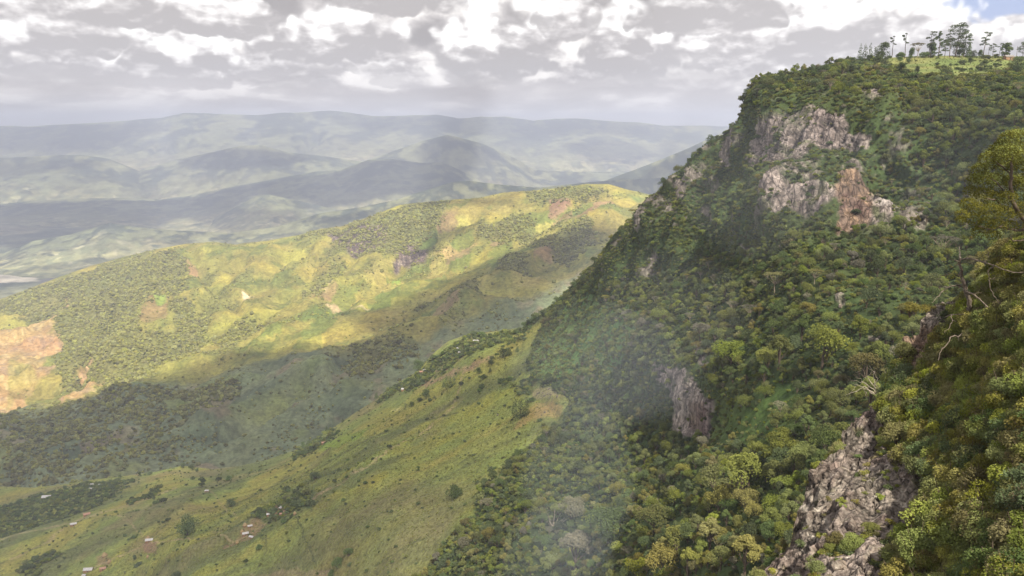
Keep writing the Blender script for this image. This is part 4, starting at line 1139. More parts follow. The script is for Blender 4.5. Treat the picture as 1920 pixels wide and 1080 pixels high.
def make_pine(seed, leafmat, H=20.0, R=4.5, start=0.4, nb=16, n=2200, leaf=0.50, lean=0.0, topw=0.5):
    """tall ragged tree: bare trunk, foliage in separate pads with sky between"""
    rng = np.random.default_rng(seed)
    trunk = wob_path((0, 0, -1.5), (lean, rng.normal() * 0.4, H * 0.95), 9, 0.012, rng)
    paths = [(trunk, np.linspace(0.34, 0.08, 9))]
    lobes = []
    for i in range(nb):
        f = start + (1 - start) * (i + 0.5) / nb
        o = np.array([np.interp(f, np.linspace(0, 1, 9), trunk[:, k]) for k in range(3)])
        a = rng.uniform(0, 2 * math.pi)
        ln = R * (topw + (1 - topw) * math.sin(math.pi * min(1, (f - start) / (1 - start) * 1.05 + 0.12))) * rng.uniform(0.45, 1.0)
        if f > 0.93: ln *= 0.3
        c = o + np.array([math.cos(a) * ln, math.sin(a) * ln, ln * rng.uniform(0.05, 0.4)])
        lr = rng.uniform(0.9, 1.7) * R / 4.5
        lobes.append((*c, lr * 1.2, lr * 1.2, lr * 0.62))
        paths.append((wob_path(o, c, 4, 0.04, rng), np.linspace(0.10, 0.03, 4)))
    return foliage('crown', lobes, n, leaf, rng, leafmat), tubes('trunk', paths, MAT['bark'], 5)


def make_cone(seed, leafmat, H=9.0, R=1.8, n=1600, leaf=0.36, tops=1):
    rng = np.random.default_rng(seed)
    lobes = []
    for s in range(tops):
        ox = (s - (tops - 1) / 2) * R * 0.8; hh = H * rng.uniform(0.85, 1.0)
        for i in range(9):
            f = i / 8
            r = R * (1 - f) ** 0.7 * rng.uniform(0.8, 1.1) * (0.6 if tops > 1 else 1) + 0.25
            lobes.append((ox + rng.normal() * 0.12, rng.normal() * 0.12, hh * (0.10 + 0.86 * f), r, r, hh * 0.10))
    return foliage('crown', lobes, n, leaf, rng, leafmat, out=0.7), tubes('trunk', [([(0, 0, -0.8), (0, 0, H * 0.8)], (0.16, 0.05))], MAT['bark'], 5)


def make_full(seed, leafmat, H=8.0, R=3.2, nl=15, n=2200, leaf=0.40):
    """field tree whose crown comes down nearly to the ground"""
    rng = np.random.default_rng(seed)
    lobes, paths = [], []
    for i in range(nl):
        f = rng.uniform(0.08, 0.92)
        a = rng.uniform(0, 2 * math.pi); rr = R * 0.66 * math.sqrt(rng.random()) * math.sin(math.pi * (0.18 + 0.75 * f)) ** 0.6
        lr = R * rng.uniform(0.32, 0.5)
        c = (rr * math.cos(a), rr * math.sin(a), H * (0.16 + 0.68 * f))
        lobes.append((*c, lr, lr, lr * 0.9))
        if i < 5: paths.append((wob_path((0, 0, H * 0.2), c, 4, 0.05, rng), np.linspace(0.12, 0.04, 4)))
    paths.append((wob_path((0, 0, -0.8), (0.1, 0, H * 0.6), 5, 0.02, rng), np.linspace(0.26, 0.12, 5)))
    return foliage('crown', lobes, n, leaf, rng, leafmat), tubes('trunk', paths, MAT['bark'], 5)


def make_bush(seed, leafmat, R=1.0, nl=9, n=900, leaf=0.15, h=1.0, twigs=9):
    rng = np.random.default_rng(seed)
    lobes = []
    for i in range(nl):
        a = rng.uniform(0, 2 * math.pi); rr = R * 0.66 * math.sqrt(rng.random())
        lr = R * rng.uniform(0.28, 0.46)
        lobes.append((rr * math.cos(a), rr * math.sin(a), R * h * (0.18 + 0.60 * (1 - (rr / R) ** 2) * rng.uniform(0.5, 1.1)), lr, lr, lr * 0.85))
    paths = []
    for i in range(twigs):
        l = lobes[i % nl]
        paths.append((wob_path((0, 0, -0.25 * R), (l[0] * 1.25, l[1] * 1.25, l[2] * 1.2 + l[5] * rng.uniform(0.4, 1.1)), 4, 0.06, rng), np.linspace(0.035, 0.008, 4) * R))
    return foliage('foliage', lobes, n, leaf, rng, leafmat), tubes('stem', paths, MAT['bark'], 4)


def make_blob(seed, mat):
    import bmesh
    bm = bmesh.new()
    bmesh.ops.create_icosphere(bm, subdivisions=2, radius=1.0)
    v = np.array([x.co[:] for x in bm.verts])
    f = np.array([[x.index for x in y.verts] for y in bm.faces])
    bm.free()
    k = 1 + 0.55 * gn(v * 1.9 + seed * 7.7, seed) + 0.25 * gn(v * 4.1 + seed)
    v = v * k[:, None] * (1, 1, 0.8) + (0, 0, 0.45)
    me = np_mesh('clump', v, f, False, np.repeat(np.clip(0.5 + 0.5 * gn(v * 2.3 + 9)[:, None], 0, 1), 3, 1), 'tint')
    me.materials.append(mat)
    return me


def joined(pair, name):
    """crown and trunk of one prototype in one mesh with two materials (only for the uncountable mass)"""
    a, b = pair
    va = np.empty(len(a.vertices) * 3, np.float32); a.vertices.foreach_get('co', va)
    vb = np.empty(len(b.vertices) * 3, np.float32); b.vertices.foreach_get('co', vb)
    fa = np.empty(len(a.loops), np.int32); a.loops.foreach_get('vertex_index', fa)
    fb = np.empty(len(b.loops), np.int32); b.loops.foreach_get('vertex_index', fb)
    ta = np.empty(len(a.vertices) * 4, np.float32); a.color_attributes['tint'].data.foreach_get('color', ta)
    V = np.concatenate([va.reshape(-1, 3), vb.reshape(-1, 3)])
    F = np.concatenate([fa.reshape(-1, 4), fb.reshape(-1, 4) + len(a.vertices)])
    T = np.concatenate([ta.reshape(-1, 4)[:, :3], np.full((len(b.vertices), 3), 0.5)])
    me = np_mesh(name, V, F, False, T, 'tint')
    me.materials.append(a.materials[0]); me.materials.append(b.materials[0])
    mi = np.zeros(len(F), np.int32); mi[len(fa) // 4:] = 1
    me.polygons.foreach_set('material_index', mi)
    return me


def gn_scatter(name, pts, scale, rotz, which, protos, **props):
    """one uncountable mass: prototypes instanced on points with geometry nodes"""
    col = bpy.data.collections.new(name + '_kinds')
    for i, me in enumerate(protos):
        o = bpy.data.objects.new(f'{name}_kind_{i:02d}', me)
        col.objects.link(o)
    me = bpy.data.meshes.new(name)
    me.vertices.add(len(pts)); me.vertices.foreach_set('co', np.asarray(pts, np.float32).ravel())
    for nm, ty, val in (('size', 'FLOAT', scale), ('turn', 'FLOAT', rotz), ('which', 'INT', which)):
        at = me.attributes.new(nm, ty, 'POINT'); at.data.foreach_set('value', np.asarray(val, np.float32 if ty == 'FLOAT' else np.int32))
    o = link(name, me, None, **props)
    ng = bpy.data.node_groups.new(name, 'GeometryNodeTree')
    ng.interface.new_socket('Geometry', in_out='INPUT', socket_type='NodeSocketGeometry')
    ng.interface.new_socket('Geometry', in_out='OUTPUT', socket_type='NodeSocketGeometry')
    N, Lk = ng.nodes, ng.links
    gi, go = N.new('NodeGroupInput'), N.new('NodeGroupOutput')
    ci = N.new('GeometryNodeCollectionInfo'); ci.inputs['Collection'].default_value = col
    ci.inputs['Separate Children'].default_value = True; ci.inputs['Reset Children'].default_value = True
    ip = N.new('GeometryNodeInstanceOnPoints'); ip.inputs['Pick Instance'].default_value = True
    mtp = N.new('GeometryNodeMeshToPoints')

    def attr(nm, ty):
        a = N.new('GeometryNodeInputNamedAttribute'); a.data_type = ty; a.inputs['Name'].default_value = nm
        return a.outputs['Attribute']
    cx = N.new('ShaderNodeCombineXYZ')
    Lk.new(attr('turn', 'FLOAT'), cx.inputs[2])
    Lk.new(gi.outputs[0], mtp.inputs[0]); Lk.new(mtp.outputs[0], ip.inputs['Points'])
    Lk.new(ci.outputs[0], ip.inputs['Instance']); Lk.new(attr('which', 'INT'), ip.inputs['Instance Index'])
    Lk.new(cx.outputs[0], ip.inputs['Rotation']); Lk.new(attr('size', 'FLOAT'), ip.inputs['Scale'])
    Lk.new(ip.outputs[0], go.inputs[0])
    md = o.modifiers.new('scatter', 'NODES'); md.node_group = ng
    return o


def plant(name, loc, scale, turn, meshes, label, cat, group=None, parts=('crown', 'trunk'), sz=None):
    e = bpy.data.objects.new(name, None)
    SC.collection.objects.link(e)
    e.location = tuple(loc); e.rotation_euler = (0, 0, turn)
    e.scale = (scale, scale, scale) if sz is None else (scale, scale, sz)
    e.empty_display_size = 1
    e['label'] = label; e['category'] = cat
    if group: e['group'] = group
    for pn, me in zip(parts, meshes):
        c = bpy.data.objects.new(pn, me)
        SC.collection.objects.link(c)
        c.parent = e
    return e


LOOKS = [('dark', 'leaf_dark'), ('green', 'leaf_mid'), ('yellow', 'leaf_yellow'), ('olive', 'leaf_olive'), ('grey', 'leaf_grey')]
TREE = {}
for k, (lk, mt) in enumerate(LOOKS):
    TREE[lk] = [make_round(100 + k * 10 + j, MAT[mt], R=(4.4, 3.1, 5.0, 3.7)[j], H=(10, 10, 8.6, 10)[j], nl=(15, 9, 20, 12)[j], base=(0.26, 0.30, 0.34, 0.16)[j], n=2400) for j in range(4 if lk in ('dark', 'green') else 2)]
FULL = [make_full(150 + j, MAT['leaf_dark'], R=2.7 + 0.5 * j) for j in range(4)]
DEAD = []
for j in range(2):
    rg = np.random.default_rng(260 + j)
    pth = [(wob_path((0, 0, -0.8), (0.3, 0.2, 7.5), 6, 0.04, rg), np.linspace(0.24, 0.07, 6))]
    for i in range(13):
        o_ = np.array((0.1, 0.1, 2.8 + 0.36 * i)); a_ = i * 2.4; l_ = 3.4 - 0.17 * i
        pth.append((wob_path(o_, o_ + (math.cos(a_) * l_, math.sin(a_) * l_, l_ * 0.7), 5, 0.09, rg), np.linspace(0.12, 0.03, 5)))
    DEAD.append((foliage('crown', [(0, 0, 6, 2.4, 2.4, 2.2)], 90, 0.35, rg, MAT['leaf_grey']), tubes('trunk', pth, MAT['bark_pale'], 4)))
UMB = [make_umbrella(200, MAT['leaf_olive']), make_umbrella(201, MAT['leaf_grey']), make_umbrella(202, MAT['leaf_mid'])]
PINES = [make_pine(300 + j, MAT['leaf_dark'], R=r, start=s, nb=nb, lean=l, topw=tw, n=nb * 130) for j, (r, s, nb, l, tw) in enumerate(((4.2, 0.42, 15, 0.5, 0.7), (3.0, 0.15, 20, 0, 0.4), (6.0, 0.30, 26, 1.0, 0.8), (2.6, 0.62, 7, -0.6, 0.8), (3.6, 0.5, 10, 0.6, 0.8)))]
CONES = [make_cone(400, MAT['leaf_dark']), make_cone(401, MAT['leaf_dark'], H=9, R=2.6, tops=3, n=2000), make_cone(402, MAT['leaf_dark'], R=2.6)]
BUSH = {lk: [make_bush(500 + k * 7 + j, MAT[mt], R=1.0, nl=8 + j, n=520, leaf=0.20) for j in range(2)] for k, (lk, mt) in enumerate(LOOKS)}
SHRUB = {lk: [make_bush(600 + k * 7 + j, MAT[mt], R=1.0, nl=12 + 2 * j, n=2500, leaf=0.092, h=1.15, twigs=16) for j in range(3)] for k, (lk, mt) in enumerate(LOOKS)}
BLOBS = [make_blob(i, MAT['leaf_ridge_wood']) for i in range(5)]


# ------------------------------------------------------------------ forest on the cliff and below it
def region_B(px, py):
    if py < 165: return 'on the upper cliff rim'
    if px < 1350 and py < 620: return 'on the left cliff edge'
    if py < 370: return 'above the lower rock band'
    if py < 480: return 'beside the orange rock band'
    if px > 1650: return 'behind the near spur'
    if px > 1330 and py < 700: return 'below the orange rock band'
    if px > 1330: return 'in the near rock hollow'
    if px < 1240 and py < 760: return 'left of the lower rock columns'
    if py > 960: return 'at the cliff forest bottom'
    return 'below the lower rock columns'


LOOK_WORDS = {'dark': 'dark green round forest tree', 'green': 'mid green forest tree', 'yellow': 'bright yellow-green forest tree',
              'olive': 'olive brown forest tree', 'grey': 'pale grey-leaved forest tree'}


def build_forest():
    rng = np.random.default_rng(21)
    infr = (B.sx > -60) & (B.sx < 1990) & (B.sy < 1130)
    dens = (1 - 0.35 * B.cliff) * B.forest * (0.04 + 0.96 * B.fdens) * (1 - 0.9 * B.rock) * (1 - 0.9 * B.clear) * (1 - 0.75 * B.low) * (1 - 0.85 * B.glade) * infr
    steep = np.clip(B.fin_n[..., 2], 0, 1)
    dens = dens * (0.35 + 0.65 * sstep(steep, 0.15, 0.6)) * (0.25 + 0.75 * sstep(fbm(B.base, 70, 4, 0.6, 161), -0.18, 0.10))
    q, r, c = B.scatter(9000, dens, rng)
    px, py = proj(q)
    nn = gn(q / 60.0, 8)
    H = (3.2 + rng.gamma(2.0, 1.55, len(q))).clip(3.2, 12.0) * (1 + 0.30 * nn)
    H *= np.where(B.cliff[r, c] > 0.5, 0.46, 1.0)
    H *= np.where(py > 900, 0.9, 1.0)
    H *= np.where((py < 172) & (px > 1600), 0.45, 1.0)
    lookp = rng.random(len(q)) + nn * 0.30
    warm = sstep(py, 880, 1080) * sstep(px, 1080, 1250)
    look = np.where(lookp < 0.42, 0, np.where(lookp < 0.91, 1, np.where(lookp < 0.93, 2, np.where(lookp < 1.04, 3, 4))))
    sw = rng.random(len(q)) < warm * 0.6
    look = np.where(sw, np.where(rng.random(len(q)) < 0.16, 2, 3), look)
    # keep trees apart
    order = rng.permutation(len(q))
    grid, keep = {}, []
    for i in order:
        rad = H[i] * 0.27
        k0 = (int(q[i, 0] // 6), int(q[i, 1] // 6), int(q[i, 2] // 6))
        ok = True
        for dx in (-1, 0, 1):
            for dy in (-1, 0, 1):
                for dz in (-1, 0, 1):
                    for j in grid.get((k0[0] + dx, k0[1] + dy, k0[2] + dz), ()):
                        if abs(q[i] - q[j]).max() < rad + H[j] * 0.2 and np.linalg.norm(q[i] - q[j]) < rad + H[j] * 0.27:
                            ok = False; break
                    if not ok: break
                if not ok: break
            if not ok: break
        if ok:
            keep.append(i); grid.setdefault(k0, []).append(i)
    keep = np.array(keep)
    q, px, py, H, look, r, c = q[keep], px[keep], py[keep], H[keep], look[keep], r[keep], c[keep]
    size = H / np.linalg.norm(q, axis=1)
    vis = (px > 0) & (px < 1920) & (py < pinterp(px, [(0, 1200), (1379, 1200)] + A_TOP) - 6) & (py < 1085)
    facing = (B.fin_n[r, c] * q).sum(1) < 0
    rank = np.argsort(-(size * vis * facing))
    big = set(rank[:280].tolist())
    keys = [k for k, _ in LOOKS]
    flat, off = [], {}
    for kname in keys:
        off[kname] = len(flat)
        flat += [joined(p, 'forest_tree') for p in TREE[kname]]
    kinds, turns = np.zeros(len(q), int), rng.uniform(0, 6.28, len(q))
    for i in range(len(q)):
        kn = keys[look[i]]
        v = int(rng.integers(len(TREE[kn])))
        if i in big:
            reg = region_B(px[i], py[i])
            lab = LOOK_WORDS[kn] + ' ' + reg
            plant('forest_tree', q[i] - (0, 0, 0.8), H[i] / 10, turns[i], TREE[kn][v], lab, 'tree', lab.replace('tree ', 'trees ', 1))
        kinds[i] = off[kn] + v
    nb = len(flat)
    flat += [joined(p, 'forest_tree') for p in DEAD + UMB]
    odd = rng.random(len(q)) < 0.05
    kinds = np.where(odd, nb + rng.integers(0, len(DEAD) + len(UMB), len(q)), kinds)
    rest = np.array([i for i in range(len(q)) if i not in big])
    gn_scatter('forest', q[rest] - (0, 0, 0.8), H[rest] / 10, turns[rest], kinds[rest], flat, kind='stuff')
    # undergrowth
    d2 = B.forest * (1 - 0.95 * B.rock) * (1 - 0.55 * B.low) * (1 - 0.6 * B.glade) * infr
    q, r, c = B.scatter(34000, d2, rng)
    nn = gn(q / 45.0, 18)
    dist = np.linalg.norm(q, axis=1)
    s = (0.7 + rng.gamma(2.0, 0.42, len(q))) * np.clip(dist / 500, 0.55, 1.15) * np.where(B.cliff[r, c] > 0.5, 0.8, 1.0)
    lp = rng.random(len(q)) + nn * 0.35
    px, py = proj(q)
    lp = lp + 0.35 * sstep(py, 900, 1080) * sstep(px, 1080, 1250)
    look = np.where(lp < 0.40, 0, np.where(lp < 0.93, 1, np.where(lp < 0.95, 2, np.where(lp < 1.12, 3, 4))))
    look = np.where(B.low[r, c] > 0.4, 1, look)
    bl = []
    for kname in keys: bl += [joined(p, 'bush') for p in BUSH[kname]]
    gn_scatter('undergrowth', q - (0, 0, 0.25), s, rng.uniform(0, 6.28, len(q)), look * 2 + rng.integers(0, 2, len(q)), bl, kind='stuff')
    # small bushes and hedges of the open grass slope
    n1 = fbm(B.base, 60, 4, 0.6, 141)
    s0 = B.PY + 0.52 * B.PX
    hed = sstep(gn(np.stack([s0 / 22, B.PX / 260, 0 * s0], -1), 77), 0.22, 0.45)
    vill = np.zeros(s0.shape)
    for pl in ([(740, 735), (700, 762), (720, 728), (780, 700), (810, 668), (850, 636), (900, 622), (990, 612), (1010, 625), (960, 650), (880, 668), (830, 700), (780, 735)], [(0, 950), (60, 925), (180, 900), (250, 900), (200, 935), (120, 970), (40, 995), (-60, 1010), (-60, 930)],
               [(20, 1080), (50, 1050), (90, 1035), (110, 1042), (70, 1080)], [(240, 935), (300, 930), (296, 918), (245, 948)], [(940, 712), (1000, 700), (985, 735), (960, 728)], [(1000, 560), (1060, 545), (1050, 590), (1000, 612), (960, 640), (975, 605)],
               [(555, 835), (620, 800), (640, 812), (590, 850), (540, 862)], [(445, 975), (500, 950), (530, 930), (570, 920), (590, 950), (520, 978)]):
        vill = np.maximum(vill, sstep(poly_sd(B.PX, B.PY, pl) + n1 * 25, -3, 6))
    d3 = B.grass * (0.08 + 0.40 * hed * sstep(n1, -0.05, 0.2) + 1.3 * vill) * infr
    q, r, c = B.scatter(7500, d3, rng)
    s = rng.gamma(3.0, 0.35, len(q)) + 0.4
    s = s * np.where(vill[r, c] > 0.4, 1.9, 1.0)
    gn_scatter('slope_bushes', q - (0, 0, 0.2), s, rng.uniform(0, 6.28, len(q)), (rng.random(len(q)) < 0.35) * 2 + rng.integers(0, 2, len(q)), bl, kind='stuff')
    # tall grass tussocks
    d4 = B.grass * infr * (B.dist < 1150)
    q, r, c = B.scatter(26000, d4, rng)
    s = rng.uniform(0.35, 0.9, len(q))
    ys = [joined(make_bush(900 + j, MAT[m_], nl=5, n=60, leaf=0.45, h=0.7, twigs=1), 'tussock') for j, m_ in enumerate(('leaf_yellow', 'leaf_mid', 'leaf_olive'))]
    gn_scatter('grass_tussocks', q - (0, 0, 0.1), s, rng.uniform(0, 6.28, len(q)), rng.integers(0, 3, len(q)), ys, kind='stuff')


build_forest()


def build_ridge_woods():
    rng = np.random.default_rng(31)
    infr = (CD.sx > -40) & (CD.sx < 1500)
    nf = fbm(CD.base * (1, 1, 0), 110, 4, 0.6, 152)
    q, r, c = CD.scatter(30000, CD.forest * infr * (0.25 + sstep(nf, -0.2, 0.15)) + 1e-6, rng)
    s = rng.gamma(5.0, 0.72, len(q)) + 0.6
    gn_scatter('ridge_woodland', q, s, rng.uniform(0, 6.28, len(q)), rng.integers(0, 5, len(q)), BLOBS, kind='stuff')
    n1 = fbm(CD.base * (1, 1, 0), 220, 5, 0.6, 151)
    q, r, c = CD.scatter(7500, (1 - CD.soil) * (1 - CD.forest) * (0.05 + 0.5 * sstep(n1, 0.04, 0.24) + 0.1 * CD.dull + 1.6 * sstep(fbm(CD.base * (1, 0.5, 0), 240, 5, 0.6, 46, True), 0.20, 0.0)) * infr, rng)
    s = rng.gamma(2.5, 0.75, len(q)) + 0.8
    gn_scatter('ridge_bushes', q, s, rng.uniform(0, 6.28, len(q)), rng.integers(0, 5, len(q)), BLOBS, kind='stuff')


build_ridge_woods()


# ------------------------------------------------------------------ shrubs on the near spur
def region_A(px, py):
    if py < 560: return 'beneath the leaning tree'
    if py < 700: return 'beside the dead snag'
    if px < 1650: return 'on the bare near rock face'
    if py < 860: return 'on the spur above the rock'
    if px < 1790: return 'among rocks low on the spur'
    return 'on the lower right spur'


SHRUB_WORDS = {'dark': 'dark green leafy shrub', 'green': 'mid green leafy shrub', 'yellow': 'bright yellow-green shrub', 'olive': 'olive brown dry shrub', 'grey': 'pale grey-green shrub'}


def build_spur_plants():
    rng = np.random.default_rng(41)
    infr = (A.sx > 1400) & (A.sx < 1990) & (A.sy < 1150)
    dens = np.clip(1 - 1.6 * A.rock, 0.004, 1) * infr
    dens = np.where(A.rock > 0.3, 0.012, 1.0) * infr
    q, r, c = A.scatter(900, dens, rng)
    s = rng.uniform(0.55, 1.6, len(q)) * np.where(A.rock[r, c] > 0.2, 0.45, 1)
    px, py = proj(q)
    s = s * np.where(px < 1660, 0.6, 1.0)
    nn = gn(q / 9.0, 28)
    lp = rng.random(len(q)) + nn * 0.5
    look = np.where(lp < 0.10, 0, np.where(lp < 0.42, 1, np.where(lp < 0.62, 2, np.where(lp < 1.02, 3, 1))))
    keys = [k for k, _ in LOOKS]
    vis = (px > 1400) & (px < 1920) & (py < 1080)
    rank = np.argsort(-(s / np.linalg.norm(q, axis=1) * vis))
    big = rank[:285]
    N = A.fin_n[r, c]
    for i in big:
        kn = keys[look[i]]
        lab = SHRUB_WORDS[kn] + ' ' + region_A(px[i], py[i])
        plant('shrub', q[i] + N[i] * 0.15, s[i], rng.uniform(0, 6.28), SHRUB[kn][int(rng.integers(3))], lab, 'shrub', lab.replace('shrub ', 'shrubs ', 1), parts=('foliage', 'stem'))
    rest = rank[285:]
    sl = []
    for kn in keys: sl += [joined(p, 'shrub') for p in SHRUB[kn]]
    gn_scatter('shrub_thicket', q[rest] + N[rest] * 0.12, s[rest], rng.uniform(0, 6.28, len(rest)), look[rest] * 3 + rng.integers(0, 3, len(rest)), sl, kind='stuff')
    small = []
    for j, m_ in enumerate(('leaf_yellow', 'leaf_mid', 'leaf_olive', 'leaf_olive', 'leaf_dark')):
        small.append(joined(make_bush(950 + j, MAT[m_], nl=6, n=260, leaf=0.20, h=0.8, twigs=2), 'ground_plant'))
    q, r, c = A.scatter(8000, np.where(A.rock > 0.3, 0.006, 1.0) * infr, rng)
    gn_scatter('ground_cover', q, rng.uniform(0.22, 0.55, len(q)), rng.uniform(0, 6.28, len(q)), rng.integers(0, 5, len(q)), small, kind='stuff')


build_spur_plants()


# ------------------------------------------------------------------ single trees of the grass slope, the crest and the plateau
def zof(L, px, py, tol=3.0):
    return L.hit(px, py, tol)


SINGLE = [  # px, base py, height px, kind, label
    (784, 692, 22, 'r', 'broad dark tree standing alone at the crest left end, over the shaded valley'),
    (704, 744, 15, 'c', 'small dark pointed tree on the crest above the valley shade'),
    (797, 747, 20, 'r', 'rounded dark tree in the cluster below the crest hamlet'),
    (771, 761, 11, 'r', 'low dark tree at the left end of the cluster below the crest'),
    (785, 753, 9, 'b', 'flat dark bush between two trees below the crest hamlet'),
    (803, 752, 8, 'b', 'little round bush touching the right side of the clustered tree'),
    (842, 727, 27, 'c3', 'tall dark multi-pointed tree clump beside the brown plot'),
    (830, 725, 14, 'c', 'short pointed tree just left of the tall clump by the plot'),
    (865, 721, 9, 'b', 'pale dull bush right of the tall clump by the plot'),
    (897, 699, 14, 'r', 'small dark tree at the top corner of the yellow grass below the brown plot'),
    (919, 696, 12, 'c', 'thin dark tree right of the small tree on yellow grass'),
    (947, 702, 22, 't', 'tall top-heavy tree with a bare stem on yellow grass'),
    (939, 717, 11, 'b', 'grey green bush below the top-heavy tree'), (905, 709, 10, 'b', 'small green tree halfway down the yellow grass spur'),
    (904, 726, 9, 'b', 'lower small bush of the pair under the yellow spur'), (896, 735, 9, 'b', 'dark round bush lowest of the three under the yellow spur'),
    (922, 682, 18, 'r', 'dark bushy tree left of the two cypress-like trees below the crest wood'), (941, 670, 20, 'r', 'full dark tree in front of the crest wood'),
    (955, 664, 20, 'c', 'dark narrow cypress-like tree below the crest wood'), (969, 658, 14, 'c', 'short narrow dark tree at the edge of the crest wood'),
    (858, 745, 6, 'b', 'tiny dark bush on the open grass below the brown plot'),
    (974, 783, 42, 'c3', 'big dark conifer-like tree alone beside the tan fallow patch'),
    (996, 752, 10, 'b', 'dark bush between the big tree and the pale boulders'),
    (1010, 790, 7, 'b', 'small dark bush at the foot of the tan fallow patch'),
    (784, 881, 11, 'r', 'lone small dark round tree in the middle of the grass slope'),
    (851, 931, 25, 'rb', 'large soft grey green bush near the forest margin'),
    (920, 880, 9, 'b', 'small bush upslope of the large soft bush'), (893, 905, 6, 'b', 'tiny bush between the soft bush and the forest margin'),
    (590, 896, 15, 'rb', 'dark tree on the bright stripe right of the dark green garden'), (378, 911, 19, 'r', 'dark oval tree on the upper left grass slope'),
    (352, 1000, 38, 'big', 'largest dark spreading tree on the lower left grass slope'),
    (433, 947, 15, 'rb', 'round dark bush beside the yellow stripe upslope of the largest tree'), (411, 899, 8, 'b', 'low bush right of the oval tree'),
    (428, 899, 9, 'b', 'pair bush farther right of the oval tree'), (360, 897, 6, 'b', 'tiny bush just left of the oval tree'), (281, 888, 7, 'b', 'small dark tree at the crest right of the tan plot'),
    (260, 891, 8, 'r', 'small dark tree on the right end of the tan crest plot'), (226, 894, 7, 'r', 'small dark tree on the left end of the tan crest plot'),
    (685, 907, 7, 'b', 'small bush in the plain grass right of the yellow stripe'), (650, 894, 6, 'b', 'tiny bush on the yellow stripe upper part'),
    (604, 802, 14, 'c', 'dark pointed tree on the spur crest over the valley'), (550, 812, 9, 'r', 'small dark tree left on the spur crest over the valley'),
    (641, 790, 10, 'c', 'narrow dark tree right on the spur crest over the valley'), (586, 840, 9, 'b', 'dark bush on the slope below the spur crest'),
    (370, 882, 8, 'r', 'dark tree behind the crest saddle'), (362, 879, 12, 'r', 'taller dark tree behind the crest saddle'), (343, 876, 11, 'r', 'dark tree left of the crest saddle'),
    (303, 938, 9, 'b', 'dark bush at the upper end of the short hedge'), (292, 942, 8, 'b', 'dark bush in the middle of the short hedge'), (251, 1007, 6, 'b', 'small round bush left of the tin roofed hut with thatched huts'),
    (233, 1004, 5, 'b', 'tiny bush farther left of the tin roofed hut'), (253, 1048, 10, 'r', 'little dark tree in the dip right of the brown thatched huts'), (257, 1060, 9, 'b', 'bush below the little tree right of the thatched huts'),
    (700, 905, 5, 'b', 'tiniest bush of the plain grass'), (655, 1040, 16, 'rb', 'ragged bush low on the slope near the dry patch'), (632, 1060, 18, 'rb', 'ragged taller bush at the bottom edge near the dry patch'),
    (620, 1078, 12, 'rb', 'bush at the very bottom edge left of the dry patch'), (330, 1083, 14, 'rb', 'dark bush cut by the bottom edge'), (485, 1028, 9, 'b', 'dark bush below the tin roofed farm'),
]
CREST = [(980, 618, 13), (991, 610, 16), (1000, 606, 19), (1008, 600, 12), (1018, 592, 17), (1028, 582, 12), (1044, 568, 13), (1060, 556, 9), (1102, 508, 9), (1135, 474, 8), (1152, 452, 12), (1160, 438, 9),
         (1240, 357, 19), (1247, 351, 14), (1262, 342, 12), (1278, 322, 12), (1290, 310, 16), (1300, 300, 13), (1311, 289, 12), (1334, 270, 21), (1342, 264, 14), (1388, 225, 13), (1396, 200, 15), (1400, 178, 15),
         (1410, 162, 13), (1427, 148, 9), (1450, 144, 8), (1503, 139, 17), (1517, 137, 15), (1534, 133, 10), (1546, 129, 10), (1560, 124, 9), (1575, 119, 11), (1586, 119, 9), (1598, 119, 14), (1609, 119, 13)]
def plateau_rough():
    rng = np.random.default_rng(57)
    bl = [joined(p, 'bush') for p in BUSH['dark'] + BUSH['green']]
    nz = gn(np.stack([B.PY / 7, B.PX / 70, 0 * B.PX], -1), 19)
    q, r, c = B.scatter(110, B.plateau * (0.05 + sstep(nz, 0.1, 0.4)) * (B.sx < 1960), rng)
    gn_scatter('plateau_scrub', q - (0, 0, 0.2), rng.gamma(2.0, 0.55, len(q)) + 0.4, rng.uniform(0, 6.28, len(q)), rng.integers(0, 4, len(q)), bl, kind='stuff')
    q, r, c = B.scatter(900, B.plateau * (B.sx < 1960), rng)
    gn_scatter('plateau_grass', q - (0, 0, 0.1), rng.uniform(0.3, 0.7, len(q)), rng.uniform(0, 6.28, len(q)), rng.integers(2, 4, len(q)), bl, kind='stuff')


